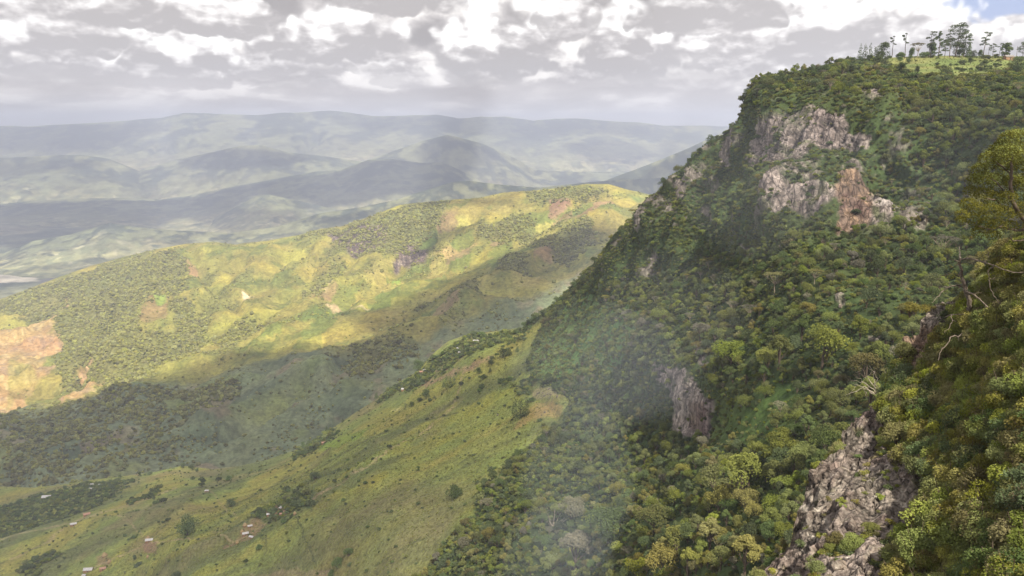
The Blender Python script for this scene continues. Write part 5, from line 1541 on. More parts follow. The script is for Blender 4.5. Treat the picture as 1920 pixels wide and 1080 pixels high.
plateau_rough()
PLATEAU = [  # px, base py, height px, prototype, label
    (1622, 117, 26, ('cone', 1), 'dark spiky cypress clump standing up on the plateau rim'), (1632, 118, 13, ('round', 0), 'low dark bush touching the cypress clump on the rim'),
    (1645, 120, 15, ('round', 1), 'low dark round tree right of the cypress clump'), (1655, 113, 25, ('round', 2), 'dense dark leaning tree on the plateau shoulder'),
    (1660, 124, 15, ('round', 3), 'dark round bush standing in the green plateau field'),
    (1674, 108, 29, ('pine', 3), 'open two-headed tree beside the dense leaning one'), (1697, 107, 34, ('pine', 3), 'slim tall tree with a small tilted top, standing alone'),
    (1690, 108, 9, ('bush', 0), 'low scrub at the foot of the slim tall tree'), (1708, 107, 14, ('round', 1), 'low domed tree right of the slim tall tree'),
    (1722, 107, 24, ('umb', 0), 'thin forked tree with a light flat crown'), (1732, 106, 10, ('bush', 1), 'small pointed bush before the tall pines'),
    (1741, 106, 46, ('pine', 4), 'tall pine first of the dense plateau stand'), (1746, 106, 27, ('round', 0), 'dark full tree at the foot of the first tall pine'),
    (1759, 106, 47, ('pine', 1), 'narrow pointed pine second in the plateau stand'), (1770, 105, 28, ('pine', 0), 'shorter ragged pine between the narrow and the biggest one'),
    (1781, 105, 42, ('pine', 4), 'tall ragged pine just left of the biggest one'), (1793, 106, 56, ('pine', 2), 'biggest widest pine on the plateau skyline'),
    (1800, 106, 26, ('round', 2), 'dark undergrowth tree below the biggest pine'), (1808, 106, 44, ('pine', 0), 'tall pine just right of the biggest one'), (1817, 106, 27, ('cone', 0), 'small pointed tree ending the dense stand'),
    (1827, 107, 12, ('round', 3), 'low dark bushes tree right of the dense stand'), (1838, 107, 13, ('round', 1), 'low round tree under the lone round-topped pine'), (1844, 106, 44, ('pine', 4), 'round-topped pine on thin trunks standing apart at the right'),
    (1853, 106, 22, ('pine', 3), 'thin small-headed tree right of the round-topped pine'), (1862, 106, 24, ('pine', 0), 'first of the right-hand low group of trees on the skyline'),
    (1873, 106, 25, ('pine', 4), 'middle tree of the right-hand low group'), (1884, 106, 27, ('round', 0), 'widest tree of the right-hand low group'), (1918, 107, 26, ('pine', 2), 'tree cut by the right edge beside the wooden pole'),
    (1908, 138, 28, ('round', 2), 'big dark bush hiding the right end of the plateau field'), (1770, 142, 20, ('round', 3), 'dark tree at the lower edge of the plateau field, centre'), (1785, 143, 12, ('round', 0), 'small dark bush right of the tree at the lower field edge'),
    (1820, 118, 12, ('round', 1), 'dark bush in the middle of the plateau field'), (1706, 117, 11, ('round', 2), 'small dark bush in the left part of the plateau field'), (1687, 116, 8, ('round', 3), 'smallest dark bush at the left end of the plateau field'),
    (1846, 119, 8, ('bush', 0), 'low bush on the brown strip of the plateau field'), (1693, 139, 18, ('round', 0), 'dark tree below the left part of the plateau field'), (1720, 137, 13, ('round', 1), 'rounded shrub tree below the plateau field'),
    (1836, 134, 14, ('round', 2), 'dark shrub tree at the lower right of the plateau field')]


def scale_for(p, hpx, real_h):
    return hpx * np.linalg.norm(p) / FPX / real_h


def build_single_trees():
    rng = np.random.default_rng(51)
    for px, py, h, k, lab in SINGLE:
        p = zof(B, px, py)
        t = rng.uniform(0, 6.28)
        if k == 'r':
            ms, rh, nm, sz = FULL[int(rng.integers(4))], 7.6, 'broadleaf_tree', 1.0
        elif k == 'big':
            ms, rh, nm, sz = FULL[3], 7.6, 'spreading_tree', 0.95
        elif k == 'rb':
            ms, rh, nm, sz = SHRUB['dark'][int(rng.integers(3))], 1.35, 'large_bush', 1.1
        elif k == 'b':
            ms, rh, nm, sz = BUSH['dark'][int(rng.integers(2))], 1.15, 'bush', 1.1
        elif k == 'c':
            ms, rh, nm, sz = CONES[2], 9.2, 'conical_tree', 1.0
        elif k == 'c3':
            ms, rh, nm, sz = CONES[1], 9.0, 'conical_tree', 1.0
        else:
            ms, rh, nm, sz = PINES[3], 20.0, 'slender_tree', 1.0
        s = scale_for(p, h, rh)
        if k == 'c3': sw = s * 1.1
        else: sw = s
        isb = nm in ('bush', 'large_bush')
        cat = 'bush' if isb else 'tree'
        plant(nm, p - np.array([0, 0, 0.15 * s if isb else 0.05 * s * rh * 0.3]), sw, t, ms, lab, cat, 'bushes dotted over the grass slope' if isb else 'trees dotted over the grass slope and its crest',
              parts=('foliage', 'stem') if isb else ('crown', 'trunk'), sz=s * sz)
    names = ['leftmost', 'second', 'third', 'fourth', 'fifth', 'sixth', 'seventh', 'eighth', 'ninth', 'tenth', 'eleventh', 'twelfth', 'thirteenth']

    def nth(i): return names[i] if i == 0 else names[i] + ' from left'
    for i, (px, py, h) in enumerate(CREST):
        p = zof(B, px, py)
        k = i % 4
        where, j = ('on the crest where grass slope meets forest', i) if i < 10 else ('on the rising left edge of the cliff', i - 10) if i < 23 else ('along the upper rim of the cliff', i - 23)
        if j > 12: j = 12
        ms = FULL[k] if i % 3 else (CONES[2] if i % 2 else TREE['dark'][k])
        lab = f'dark {"small" if h < 12 else "tall"} skyline tree {where}, {nth(j)}'
        plant('skyline_tree', p - (0, 0, 0.6), scale_for(p, h, 8.6), rng.uniform(0, 6.28), ms, lab, 'tree', 'trees silhouetted along the cliff outline', sz=scale_for(p, h, 8.6) * 1.1)
    for px, py, h, (k, v), lab in PLATEAU:
        if px < 1720: h = h * 1.3
        p = zof(B, px, py)
        ms, rh = {'round': (FULL, 7.6), 'pine': (PINES, 20.5), 'cone': (CONES, 9.0), 'bush': (BUSH['dark'], 1.1), 'umb': (UMB, 10.5)}[k]
        nm = {'round': 'broadleaf_tree', 'pine': 'pine_tree', 'cone': 'cypress_tree', 'bush': 'bush', 'umb': 'umbrella_tree'}[k]
        s = scale_for(p, h, rh)
        plant(nm, p - (0, 0, s * 0.05 * rh), s * (1.0 if k != 'pine' else 1.12), rng.uniform(0, 6.28), ms[v], lab, 'bush' if k == 'bush' else 'tree', 'trees and bushes on the plateau', parts=('foliage', 'stem') if k == 'bush' else ('crown', 'trunk'), sz=s)
    # trees that stand out of the forest by shape or colour
    for px, py, h, ms, rh, nm, lab in (
            (1451, 552, 40, UMB[0], 10.5, 'umbrella_tree', 'flat-topped olive umbrella tree with forked pale stem above the round crowns'),
            (1370, 588, 26, UMB[1], 10.5, 'umbrella_tree', 'smaller flat-topped grey umbrella tree left of the tall one'),
            (1402, 600, 30, UMB[1], 10.5, 'umbrella_tree', 'wide flat grey-crowned tree just below the smaller umbrella tree'),
            (1765, 490, 45, UMB[1], 10.5, 'umbrella_tree', 'grey umbrella tree on a slanting pale stem behind the dead snag'),
            (1740, 660, 45, UMB[2], 10.5, 'umbrella_tree', 'light green flat crown behind the upper spur rock'),
            (1690, 700, 52, TREE['grey'][0], 9, 'pale_tree', 'pale buff-leaved tree left of the upper spur rock'),
            (1620, 720, 60, TREE['olive'][0], 9, 'olive_tree', 'olive brown full crown behind the bare white branches'),
            (1540, 690, 78, TREE['green'][0], 9, 'broadleaf_tree', 'big round domed green tree centre of the forest slope'),
            (1456, 690, 62, TREE['green'][1], 9, 'broadleaf_tree', 'big domed green tree left of the largest dome'),
            (1370, 690, 58, TREE['green'][2], 9, 'broadleaf_tree', 'green domed tree above the lower rock columns'),
            (1500, 640, 50, TREE['dark'][1], 9, 'broadleaf_tree', 'dark domed tree above the big green dome'),
            (1393, 940, 88, TREE['yellow'][0], 9, 'yellow_tree', 'tall bright yellow-green tree in the hollow below the columns'),
            (1408, 868, 42, TREE['yellow'][1], 9, 'yellow_tree', 'small bright yellow-green tree above the tall yellow one'),
            (1465, 885, 70, TREE['green'][3], 9, 'broadleaf_tree', 'rounded fresh green tree right of the yellow trees'),
            (1340, 930, 58, TREE['green'][0], 9, 'broadleaf_tree', 'mid green tree left of the tall yellow tree'),
            (1076, 1072, 82, TREE['grey'][1], 9, 'pale_tree', 'pale grey leaning tree in the smoke at the bottom'),
            (1068, 980, 52, TREE['grey'][0], 9, 'pale_tree', 'grey flat-headed tree above the pale leaning one'),
            (1140, 1010, 70, TREE['dark'][2], 9, 'broadleaf_tree', 'large dull green tree right of the pale grey tree'),
            (1200, 1105, 62, TREE['yellow'][0], 9, 'yellow_tree', 'bright lemon-green treetop at the bottom edge'),
            (1292, 1085, 66, TREE['yellow'][1], 9, 'yellow_tree', 'yellow-flowering treetop among brown crowns at the bottom'),
            (1330, 1030, 60, TREE['olive'][1], 9, 'olive_tree', 'brown olive crown above the yellow-flowering treetop'),
            (1245, 1090, 70, TREE['olive'][0], 9, 'olive_tree', 'brown olive crown between the two yellow treetops'),
            (1225, 1000, 55, TREE['green'][2], 9, 'broadleaf_tree', 'pale green crown at the edge of the dark hollow'),
            (1395, 1080, 75, TREE['olive'][1], 9, 'olive_tree', 'brown crown at the bottom edge left of the near rock'),
            (1440, 1010, 60, TREE['green'][1], 9, 'broadleaf_tree', 'green crown tucked against the near rock face')):
        p = zof(B, px, py, 4)
        s = scale_for(p, h, rh)
        plant(nm, p - (0, 0, 0.3 * s), s * 1.08, rng.uniform(0, 6.28), ms, lab, 'tree', None, sz=s)


build_single_trees()


# ------------------------------------------------------------------ huts and houses
MAT['old_roof'] = mat_plain('old_roof', (0.20, 0.185, 0.18), 0.9)

def rect_house(px, py, w, rot, roofmat, lab, ridge=True, name='tin_roofed_house', L=B, asp=0.62):
    p = zof(L, px, py)
    W = 0.88 * w * np.linalg.norm(p) / FPX
    D = W * asp; Hh = min(2.6, W * 0.42)
    e = bpy.data.objects.new(name, None); SC.collection.objects.link(e)
    e.location = tuple(p - (0, 0, 0.9)); e.rotation_euler = (0, 0, rot); e['label'] = lab; e['category'] = 'house'; e['group'] = 'houses scattered over the hillside'
    h = Hh + 0.9
    x, y = W / 2, D / 2
    rz = h + (D * 0.30 if ridge else 0.0)
    V = [(-x, -y, 0), (x, -y, 0), (x, y, 0), (-x, y, 0), (-x, -y, h), (x, -y, h), (x, y, h), (-x, y, h)]
    F4 = [(0, 1, 5, 4), (1, 2, 6, 5), (2, 3, 7, 6), (3, 0, 4, 7)]
    me = bpy.data.meshes.new('wall')
    if ridge:
        V += [(-x, 0, rz - 0.06), (x, 0, rz - 0.06)]
        me.from_pydata(V, [], F4 + [(4, 8, 7), (5, 6, 9)])
    else:
        me.from_pydata(V, [], F4)
    link('wall', me, MAT['mud_wall'], e)
    ov = 0.35; t = 0.07
    bo = 0.30 * ov * (1 if ridge else 0)
    if ridge:
        R = [(-x - ov, -y - ov, h - bo * 2), (x + ov, -y - ov, h - bo * 2), (x + ov, 0, rz), (-x - ov, 0, rz), (x + ov, y + ov, h - bo * 2), (-x - ov, y + ov, h - bo * 2)]
        R2 = [(a, b, c + t) for a, b, c in R]
        F = [(0, 3, 2, 1), (3, 5, 4, 2), (6, 7, 8, 9), (9, 8, 10, 11), (0, 1, 7, 6), (4, 5, 11, 10), (1, 2, 8, 7), (2, 4, 10, 8), (0, 6, 9, 3), (3, 9, 11, 5)]
        RV = R + R2
    else:
        R = [(-x - ov, -y - ov, h - 0.05), (x + ov, -y - ov, h - 0.05), (x + ov, y + ov, h + 0.55), (-x - ov, y + ov, h + 0.55)]
        RV = R + [(a, b, c + t) for a, b, c in R]
        F = [(0, 3, 2, 1), (4, 5, 6, 7), (0, 1, 5, 4), (1, 2, 6, 5), (2, 3, 7, 6), (3, 0, 4, 7)]
    mr = bpy.data.meshes.new('roof'); mr.from_pydata(RV, [], F)
    link('roof', mr, roofmat, e)
    dw, dh = 0.45, 1.9
    md = bpy.data.meshes.new('door')
    md.from_pydata([(-dw, -y - 0.05, 0.9), (dw, -y - 0.05, 0.9), (dw, -y - 0.05, 0.9 + dh), (-dw, -y - 0.05, 0.9 + dh), (-dw, -y + 0.02, 0.9), (dw, -y + 0.02, 0.9), (dw, -y + 0.02, 0.9 + dh), (-dw, -y + 0.02, 0.9 + dh)], [],
                   [(0, 1, 2, 3), (0, 3, 7, 4), (1, 5, 6, 2), (3, 2, 6, 7)])
    link('door', md, MAT['wood_door'], e)


def round_hut(px, py, w, lab):
    p = zof(B, px, py)
    R = w * np.linalg.norm(p) / FPX / 2
    e = bpy.data.objects.new('thatched_hut', None); SC.collection.objects.link(e)
    e.location = tuple(p - (0, 0, 0.7)); e['label'] = lab; e['category'] = 'hut'; e['group'] = 'thatched huts on the hillside'
    n = 14; an = [i * 2 * math.pi / n for i in range(n)]
    r, h = R * 0.82, 2.4
    me = bpy.data.meshes.new('wall')
    me.from_pydata([(r * math.cos(a), r * math.sin(a), 0) for a in an] + [(r * math.cos(a), r * math.sin(a), h) for a in an], [], [(i, (i + 1) % n, n + (i + 1) % n, n + i) for i in range(n)])
    link('wall', me, MAT['mud_wall'], e)
    mr = bpy.data.meshes.new('roof')
    rings = [(R * 1.05, h - 0.35), (R * 0.62, h + R * 0.50), (R * 0.2, h + R * 0.95)]
    V = [(q * math.cos(a), q * math.sin(a), z) for q, z in rings for a in an] + [(0, 0, h + R * 1.12)]
    F = [(k * n + i, k * n + (i + 1) % n, (k + 1) * n + (i + 1) % n, (k + 1) * n + i) for k in range(2) for i in range(n)] + [(2 * n + i, 2 * n + (i + 1) % n, 3 * n) for i in range(n)] + [tuple(range(n))[::-1]]
    mr.from_pydata(V, [], F)
    link('roof', mr, MAT['thatch'], e)


for args in ((524, 953, 8.5, 1.35, MAT['iron_roof'], 'tall pale tin-roofed house uppermost in the slope farm, beside the dark green garden'),
             (503, 966, 9, 0.35, MAT['iron_roof'], 'small tin-roofed shed left of the tall pale house'),
             (526, 965, 8, 0.3, MAT['rust_roof'], 'rusty-roofed shed just below the tall pale house'),
             (469, 986, 8, 0.4, MAT['iron_roof'], 'small bright tin roof alone above the twin roofs'),
             (460, 1001, 11, 0.45, MAT['iron_roof'], 'left of the twin bright roofs in the slope farm'),
             (469, 1008, 8.5, -0.3, MAT['iron_roof'], 'right and lower of the twin bright roofs in the slope farm'),
             (387, 920, 7, 0.0, MAT['iron_roof'], 'thin white tin roof alone on the grass below the oval tree'),
             (87, 931, 15, 0.1, MAT['iron_roof'], 'widest pale roof in the dark wood at the left edge'),
             (173, 908, 9, 0.1, MAT['iron_roof'], 'bright roof at the left of the crest hamlet trees'),
             (187, 909, 6, -0.2, MAT['iron_roof'], 'small bright roof right of its neighbour on the crest hamlet'),
             (168, 916, 6, 0.0, MAT['iron_roof'], 'small bright roof lowest of the crest hamlet trio'),
             (161, 964, 11, 0.5, MAT['rust_roof'], 'weathered brown-white roof among dark shrubs on the left slope'),
             (137, 983, 10, 0.45, MAT['iron_roof'], 'clean white roof alone on the left grass slope'),
             (280, 1013, 13, 0.25, MAT['iron_roof'], 'tin-roofed house beside a thatched hut and brown yard'),
             (166, 1068, 15, 0.1, MAT['iron_roof'], 'largest roof at the bottom left of the slope'),
             (193, 1066, 10, 0.35, MAT['rust_roof'], 'duller roof just right of the largest bottom left roof'),
             (156, 1079, 6, 0.0, MAT['iron_roof'], 'tiny roof under the largest bottom left roof'),
             (891, 640, 11, 0.0, MAT['iron_roof'], 'widest pale roof in the dark crest wood'),
             (859, 652, 6, 0.0, MAT['iron_roof'], 'topmost of three stacked roofs on the crest'),
             (860, 656, 6, 0.0, MAT['iron_roof'], 'middle of three stacked roofs on the crest'),
             (861, 661, 6, 0.0, MAT['iron_roof'], 'lowest of three stacked roofs on the crest'),
             (788, 698, 7, 0.2, MAT['rust_roof'], 'reddish roof under the broad crest tree'),
             (794, 695, 5, 0.2, MAT['iron_roof'], 'small light roof next to the reddish one under the crest tree'),
             (756, 730, 10, 0.1, MAT['iron_roof'], 'flat pale roof at the left end of the crest trees'),
             (1892, 110, 15, 0.05, MAT['old_roof'], 'low grey house on the plateau skyline beside the wooden pole'),
             (604, 832, 8, 0.2, MAT['rust_roof'], 'dull roof among bushes below the spur crest')):
    rect_house(*args, ridge=args[2] > 7)
for args in ((195, 1040, 9, 'thatched hut above the bottom left roofs'), (203, 1053, 6, 'smaller thatched hut below the first thatched hut at the bottom left'), (276, 1043, 5, 'lone thatched hut below the tin-roofed house and brown yard'),
             (276, 1008, 6, 'thatched hut touching the tin-roofed house beside the brown yard'), (459, 984, 8, 'brown thatched hut left of the small bright roof in the farm'), (551, 964, 6, 'pale thatched hut at the right end of the farm, at the path head'),
             (452, 998, 6, 'thatched hut just left of the twin bright roofs'), (443, 1017, 6, 'lowest thatched hut of the farm on bare soil')):
    round_hut(*args)


# ------------------------------------------------------------------ boulders
def boulder_mesh(seed):
    import bmesh
    bm = bmesh.new(); bmesh.ops.create_icosphere(bm, subdivisions=4, radius=1.0)
    v = np.array([x.co[:] for x in bm.verts]); f = np.array([[x.index for x in y.verts] for y in bm.faces]); bm.free()
    rg = np.random.default_rng(seed)
    for _ in range(9):
        d = rg.normal(size=3); d /= np.linalg.norm(d); h = rg.uniform(0.55, 0.85)
        k = v @ d
        v = v - np.clip(k - h, 0, None)[:, None] * d
    v = v * (1 + 0.22 * gn(v * 1.7 + seed)[:, None] + 0.10 * gn(v * 4.5 + seed)[:, None]) * (1, 0.8, 0.75)
    c = np.zeros(v.shape) + (0.17, 0.138, 0.118)
    c = mixc(c, (0.26, 0.225, 0.195), sstep(gn(v * 3 + seed), 0, 0.3))
    return np_mesh('boulder', v, f, True, np.concatenate([c, np.full((len(c), 1), 0.6)], 1))


BOULD = [boulder_mesh(i) for i in range(4)]
for b_ in BOULD: b_.materials.append(MAT['rock'])


def put_boulder(p, s, lab, grp, rng):
    o = bpy.data.objects.new('boulder', BOULD[int(rng.integers(4))]); SC.collection.objects.link(o)
    o.location = tuple(p); o.scale = (s, s, s * rng.uniform(0.8, 1.4)); o.rotation_euler = (rng.uniform(-0.3, 0.3), rng.uniform(-0.3, 0.3), rng.uniform(0, 6.28))
    o['label'] = lab; o['category'] = 'boulder'
    if grp: o['group'] = grp


def build_boulders():
    rng = np.random.default_rng(61)
    for px, py, w in ((1009, 737, 6), (1012, 733, 4), (1017, 735, 4), (1022, 730, 3), (1030, 728, 6), (1034, 722, 4), (1037, 730, 6), (1041, 734, 5), (1033, 738, 5), (1026, 738, 4), (1044, 741, 5), (1028, 744, 4), (1020, 742, 4),
                      (1048, 736, 3), (1003, 741, 4), (1040, 724, 3), (1015, 745, 3), (1036, 745, 4)):
        p = B.hit(px, py)
        put_boulder(p, w * np.linalg.norm(p) / FPX * 0.55, 'pale boulder in the heap above the tan fallow patch', 'pale tumbled boulders heaped at the top of the fallow patch', rng)
    for px, py, w, lab in ((1022, 771, 5, 'largest pale boulder lying on the tan fallow patch'), (1028, 769, 3, 'small pale boulder right of the largest one on the fallow'), (1014, 776, 3, 'small boulder low on the fallow patch'),
                           (1034, 768, 3, 'rightmost little boulder on the fallow patch'), (932, 777, 4, 'lone flat stone left of the big conifer-like tree'), (1576, 571, 8, 'lone white boulder in the middle of the forest slope'),
                           (985, 990, 6, 'pinkish boulder near the forest margin at the bottom'), (1408, 478, 8, 'pale boulder on the cliff shoulder')):
        p = B.hit(px, py)
        put_boulder(p, w * np.linalg.norm(p) / FPX * 0.6, lab, None, rng)
    for px, py, w, lab in ((1590, 1010, 0, ''),):
        pass
    for px, py, w, lab in ((1642, 1045, 44, 'large pale lichened boulder low on the near spur, at the bottom edge'), (1598, 985, 26, 'rounded boulder under the shrub on the near rock face'), (1702, 890, 26, 'leaning boulder slab among shrubs right of the rock face'),
                           (1718, 975, 20, 'broken white-edged boulder in the rock gully'), (1690, 990, 16, 'small broken boulder left in the rock gully'), (1575, 1060, 30, 'tall narrow boulder at the bottom of the near rock face'),
                           (1527, 884, 14, 'knob of rock on the left edge of the near rock face'), (1880, 1050, 20, 'grey boulder showing through shrubs at the bottom right'), (1720, 862, 14, 'dark chipped boulder below the overhanging shrub'),
                           (1768, 940, 12, 'small pale boulder at the right end of the rock gully'), (1655, 840, 20, 'ledge boulder at the top of the near rock face'), (1712, 1078, 16, 'thin upright boulder at the bottom edge')):
        p = A.hit(px, py)
        put_boulder(p, w * np.linalg.norm(p) / FPX * 0.55, lab, None, rng)


build_boulders()


# ------------------------------------------------------------------ dead snag, bare branches, near tree
def path3(px_pts, D, dz=0.0, rng=None):
    out = []
    for i, (x, y) in enumerate(px_pts):
        d = D if np.isscalar(D) else D[0] + (D[1] - D[0]) * i / (len(px_pts) - 1)
        out.append(P(x, y, d))
    return np.array(out)


def densify(p, k=4, amt=0.04, rng=None):
    q = [p[0]]
    for a, b in zip(p[:-1], p[1:]):
        ln = np.linalg.norm(b - a)
        for j in range(1, k + 1):
            m = a + (b - a) * j / k
            if j < k: m = m + rng.normal(size=3) * amt * ln
            q.append(m)
    return np.array(q)


def thing(name, label, cat, loc=(0, 0, 0), group=None):
    e = bpy.data.objects.new(name, None); SC.collection.objects.link(e)
    e.location = tuple(loc); e['label'] = label; e['category'] = cat
    if group: e['group'] = group
    return e


def child_tube(e, name, pts, r0, r1, mat, rng, sides=6, k=4, amt=0.03):
    q = densify(pts, k, amt, rng) - np.array(e.location)
    me = tubes(name, [(q, np.linspace(r0, r1, len(q)))], mat, sides)
    link(name, me, None, e)


MAT['snag'] = mat_plain('snag_wood', (0.125, 0.100, 0.080), 0.95, nscale=7, contrast=0.6, bump=0.6)
MAT['snag_pale'] = mat_plain('snag_pale_wood', (0.32, 0.28, 0.22), 0.9, nscale=7, contrast=0.4)


def build_snag():
    rng = np.random.default_rng(71)
    D = 67.0
    base = P(1818, 612, D + 1.5)
    e = thing('dead_tree', 'bare dead snag with a broken pale tip and twisted branches above the rock', 'tree', base)
    child_tube(e, 'trunk', path3([(1820, 640), (1819, 596), (1818, 575), (1813, 553), (1808, 536), (1804, 522), (1802, 503), (1800, 483)], (D + 1.5, D)), 0.24, 0.10, MAT['snag'], rng, 8, 4, 0.05)
    child_tube(e, 'broken_tip', path3([(1800, 484), (1800, 474), (1798, 461)], D), 0.10, 0.025, MAT['snag_pale'], rng, 6)
    for pts, r, dd in (([(1799, 492), (1788, 487), (1777, 483)], 0.05, -1.5), ([(1798, 519), (1794, 511), (1788, 505)], 0.05, -0.5), ([(1799, 516), (1780, 514), (1768, 516), (1757, 523)], 0.06, -2.5),
                       ([(1802, 537), (1793, 534), (1784, 536), (1774, 542), (1765, 548), (1757, 557), (1748, 568)], 0.075, -3), ([(1806, 539), (1812, 546), (1823, 551), (1836, 560), (1847, 571), (1857, 581), (1866, 588), (1882, 592), (1900, 594), (1928, 594)], 0.09, -4),
                       ([(1803, 487), (1810, 485), (1818, 484), (1832, 488), (1845, 492), (1858, 496), (1869, 500), (1884, 506), (1900, 511), (1928, 512)], 0.085, -4),
                       ([(1772, 595), (1784, 590), (1797, 589), (1810, 590)], 0.06, -2), ([(1785, 591), (1786, 600), (1781, 612), (1771, 624)], 0.05, -2),
                       ([(1823, 608), (1822, 616), (1808, 624), (1796, 632), (1790, 629), (1782, 632), (1778, 642), (1770, 652), (1762, 662), (1759, 676)], 0.085, -3)):
        child_tube(e, 'branch', path3(pts, (D, D + dd)), r, r * 0.35, MAT['snag'], rng, 5, 3, 0.05)
    for pts, r in (([(1866, 498), (1856, 503), (1852, 510), (1854, 521), (1860, 524), (1866, 521)], 0.045), ([(1854, 524), (1857, 543), (1863, 555), (1871, 566), (1882, 575), (1893, 583), (1914, 594)], 0.05), ([(1853, 484), (1854, 475), (1849, 464)], 0.04),
                   ([(1784, 536), (1780, 530), (1776, 531)], 0.025), ([(1765, 548), (1762, 553)], 0.02), ([(1826, 552), (1834, 548), (1842, 550)], 0.025), ([(1847, 571), (1846, 581)], 0.02), ([(1845, 492), (1853, 486)], 0.03),
                   ([(1770, 652), (1763, 650)], 0.025), ([(1796, 632), (1798, 640)], 0.03), ([(1786, 600), (1793, 604)], 0.02)):
        child_tube(e, 'twig', path3(pts, D - 3), r, r * 0.4, MAT['snag'], rng, 4, 3, 0.06)
    # moss-leafed tuft hanging on the snag
    t = foliage('leaf_tuft', [tuple(P(x, y, D - 1.2) - base) + (r, r, r * 0.8) for x, y, r in ((1784, 517, 0.30), (1790, 512, 0.26), (1779, 522, 0.22), (1790, 521, 0.26))], 420, 0.075, rng, MAT['leaf_yellow'])
    link('leaf_tuft', t, None, e)

    # bare whitish shrub on the edge of the spur
    b0 = P(1645, 738, 73)
    e = thing('bare_shrub', 'leafless whitish shrub fanning out from the spur edge', 'shrub', b0)
    for a, (tx, ty) in enumerate(((1600, 702), (1612, 690), (1622, 742), (1602, 722), (1630, 685), (1640, 694), (1604, 735), (1596, 712))):
        m = ((1645 + tx) / 2 + rng.normal() * 4, (738 + ty) / 2 - 6 + rng.normal() * 4)
        child_tube(e, 'branch', path3([(1647, 740), m, (tx, ty)], (73, 73 + rng.normal() * 1.5)), 0.05, 0.012, MAT['snag_pale'], rng, 4, 4, 0.07)
        for _ in range(2):
            k = rng.uniform(0.3, 0.9)
            sx, sy = m[0] + (tx - m[0]) * k, m[1] + (ty - m[1]) * k
            child_tube(e, 'twig', path3([(sx, sy), (sx + rng.normal() * 9 - 6, sy + rng.normal() * 9)], 73), 0.022, 0.008, MAT['snag_pale'], rng, 3, 3, 0.08)
    for (bx, by, DD, lab) in ((1035, 990, 415, 'grey bare dead tree in the smoky forest left of the pale tree'), (1345, 1028, 190, 'small bare brown dead treetop above the yellow-flowering tree')):
        b0 = B.hit(bx, by)
        DD = b0[1]
        e = thing('dead_tree', lab, 'tree', b0)
        sc = np.linalg.norm(b0) / FPX
        for a in range(9):
            an = rng.uniform(-0.9, 2.6); ln = rng.uniform(14, 30) * sc
            tip = b0 + np.array([math.cos(an) * ln, rng.normal() * ln * 0.3, abs(math.sin(an)) * ln + 12 * sc])
            q = wob_path(b0 + (0, 0, 5 * sc), tip, 6, 0.07, rng) - b0
            link('branch', tubes('branch', [(q, np.linspace(1.0, 0.25, 6) * sc)], MAT['snag_pale'], 4), None, e)

    # the leaning leafy tree at the right edge
    D = 60.0
    base = A.hit(1905, 520, 12)
    D = float(base[1]) - 4
    e = thing('leaning_tree', 'large olive-gold leafy tree leaning in at the right edge of the frame', 'tree', base)
    for pts, r in (([(1990, 560), (1975, 500), (1955, 455), (1935, 430), (1915, 405), (1900, 380), (1895, 350), (1897, 320), (1898, 290)], 0.28),
                   ([(1915, 405), (1890, 395), (1870, 378), (1850, 372)], 0.12), ([(1935, 430), (1905, 432), (1880, 425), (1855, 430), (1835, 424)], 0.13), ([(1900, 380), (1880, 355), (1858, 335)], 0.10),
                   ([(1955, 455), (1925, 450), (1900, 452), (1893, 445)], 0.10), ([(1897, 330), (1880, 312), (1862, 300)], 0.08), ([(1897, 320), (1910, 300), (1915, 285)], 0.07)):
        child_tube(e, 'limb', path3(pts, (D + 1, D - 1)), r, r * 0.3, MAT['bark'], rng, 6, 4, 0.03)
    lobes = []
    for x, y, r in ((1890, 262, 16), (1905, 258, 14), (1878, 270, 14), (1868, 288, 16), (1888, 285, 18), (1908, 285, 18), (1850, 300, 14), (1838, 316, 14), (1862, 312, 16), (1885, 310, 18), (1910, 315, 16), (1930, 300, 22),
                    (1828, 335, 13), (1848, 340, 17), (1872, 340, 18), (1898, 345, 16), (1925, 350, 22), (1822, 362, 14), (1842, 368, 17), (1866, 372, 18), (1888, 372, 15), (1815, 385, 13), (1835, 394, 17), (1858, 400, 18), (1882, 402, 15),
                    (1804, 402, 11), (1822, 412, 14), (1846, 422, 16), (1870, 426, 15), (1930, 400, 25), (1800, 414, 8), (1836, 432, 12), (1895, 425, 12), (1860, 440, 11), (1955, 380, 30), (1960, 330, 30), (1980, 420, 30), (1950, 270, 24)):
        m = D / FPX
        c = P(x + rng.normal() * 2, y + rng.normal() * 2, D + rng.uniform(-1.6, 1.6)) - base
        lobes.append((*c, r * m * 1.1, r * m * 1.4, r * m * 1.0))
    link('crown', foliage('crown', lobes, 30000, 0.12, rng, MAT['leaf_tree'], out=0.35, up=0.1), None, e)
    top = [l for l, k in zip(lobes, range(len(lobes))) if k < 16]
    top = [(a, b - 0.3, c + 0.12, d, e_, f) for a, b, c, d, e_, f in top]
    link('sun_tinted_leaves', foliage('sun_tinted_leaves', top, 4500, 0.115, rng, MAT['leaf_yellow'], out=0.4, up=0.7), None, e)  # yellower leaves over the top lobes stand in for sunlight

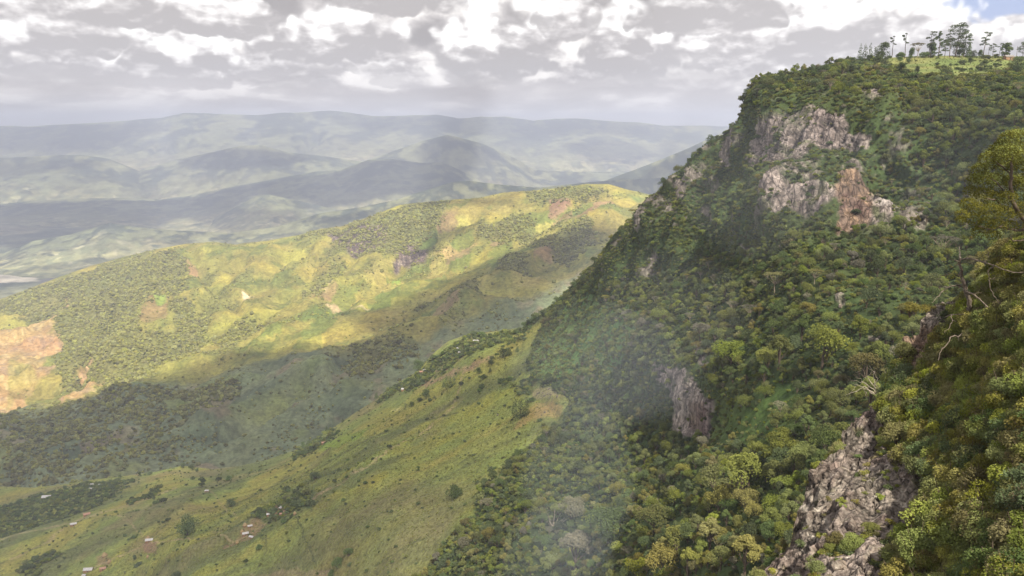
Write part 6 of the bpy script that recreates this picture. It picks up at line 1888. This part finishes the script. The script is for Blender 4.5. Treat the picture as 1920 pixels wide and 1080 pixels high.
    # shrubs that stand out on the spur's upper edge
    for x, y, w, lk, lab in ((1848, 476, 34, 'yellow', 'bright yellow-green shrub behind the snag branches, uppermost on the spur'), (1836, 512, 30, 'yellow', 'yellow-green shrub between the two long snag branches'),
                             (1736, 566, 17, 'dark', 'dark round shrub on the tip of the upper rock'), (1706, 578, 22, 'olive', 'golden dry shrub reaching left off the upper rock'), (1722, 580, 17, 'olive', 'golden dry shrub on the upper rock lip'),
                             (1690, 576, 12, 'olive', 'leftmost golden dry shrub overhanging the gorge'), (1562, 860, 18, 'olive', 'yellow-brown shrub on the left edge of the near rock face'), (1552, 888, 13, 'yellow', 'small yellow-green shrub on the edge of the near rock'),
                             (1530, 925, 11, 'green', 'small green shrub hanging left of the near rock'), (1880, 470, 40, 'olive', 'brown shrub below the leaning tree'), (1905, 520, 45, 'olive', 'brown shrub at the right edge under the leaning tree'),
                             (1466, 1062, 16, 'yellow', 'yellow-green tuft at the bottom left edge of the near rock'), (1860, 545, 34, 'olive', 'olive shrub below the long upper snag branch')):
        p = A.hit(x, y, 10)
        if x < 1720: p = P(x, y + 6, 77.0)
        s = w * np.linalg.norm(p) / FPX / 1.15
        plant('shrub', p - np.array([0, 0, 0.3 * s]), s, rng.uniform(0, 6.28), SHRUB[lk][int(rng.integers(3))], lab, 'shrub', None, parts=('foliage', 'stem'))
    # poles on the skyline
    for x, y, h, lab in ((1906, 106, 15, 'thin wooden pole on the plateau skyline near the right edge'), (1494, 138, 19, 'thin bare pole on the upper cliff rim')):
        p = B.hit(x, y)
        hh = h * np.linalg.norm(p) / FPX
        e = thing('wooden_pole', lab, 'pole', p)
        link('post', tubes('post', [(np.array([(0, 0, -0.6), (0, 0, hh)]), (0.16, 0.12))], MAT['bark'], 6), None, e)
        if x > 1600:
            me = box_mesh('crossarm', (-0.9, -0.25, hh - 1.0), (0.9, -0.13, hh - 0.85))
            link('crossarm', me, MAT['bark'], e)


build_snag()


# ------------------------------------------------------------------ every label singles out one thing
def single_out():
    bpy.context.view_layer.update()
    by = {}
    for o in SC.objects:
        if o.parent is None and 'category' in o: by.setdefault(o['label'], []).append(o)
    words = ['first', 'second', 'third', 'fourth', 'fifth', 'sixth', 'seventh', 'eighth', 'ninth', 'tenth', 'eleventh', 'twelfth', 'thirteenth', 'fourteenth', 'fifteenth', 'sixteenth']
    for lab, os_ in by.items():
        if len(os_) < 2: continue
        x, y = proj(np.array([list(o.location) for o in os_]))
        rows = max(1, math.ceil(len(os_) / 12))
        order = np.argsort(y)
        names = {1: [''], 2: ['upper ', 'lower '], 3: ['upper ', 'middle ', 'lower '], 4: ['top ', 'upper ', 'lower ', 'bottom ']}.get(rows, ['top ', 'upper ', 'middle ', 'lower ', 'bottom '])
        for k, idx in enumerate(np.array_split(order, len(names))):
            idx = sorted(idx, key=lambda i: x[i])
            for j, i in enumerate(idx):
                n = len(idx)
                if n == 1: w = 'alone there' if rows == 1 else 'only one'
                elif j == 0: w = 'leftmost'
                elif j == n - 1: w = 'rightmost'
                else: w = words[j] + ' from left'
                os_[i]['label'] = lab + ', ' + names[k] + ('row ' if names[k] else '') + w


single_out()
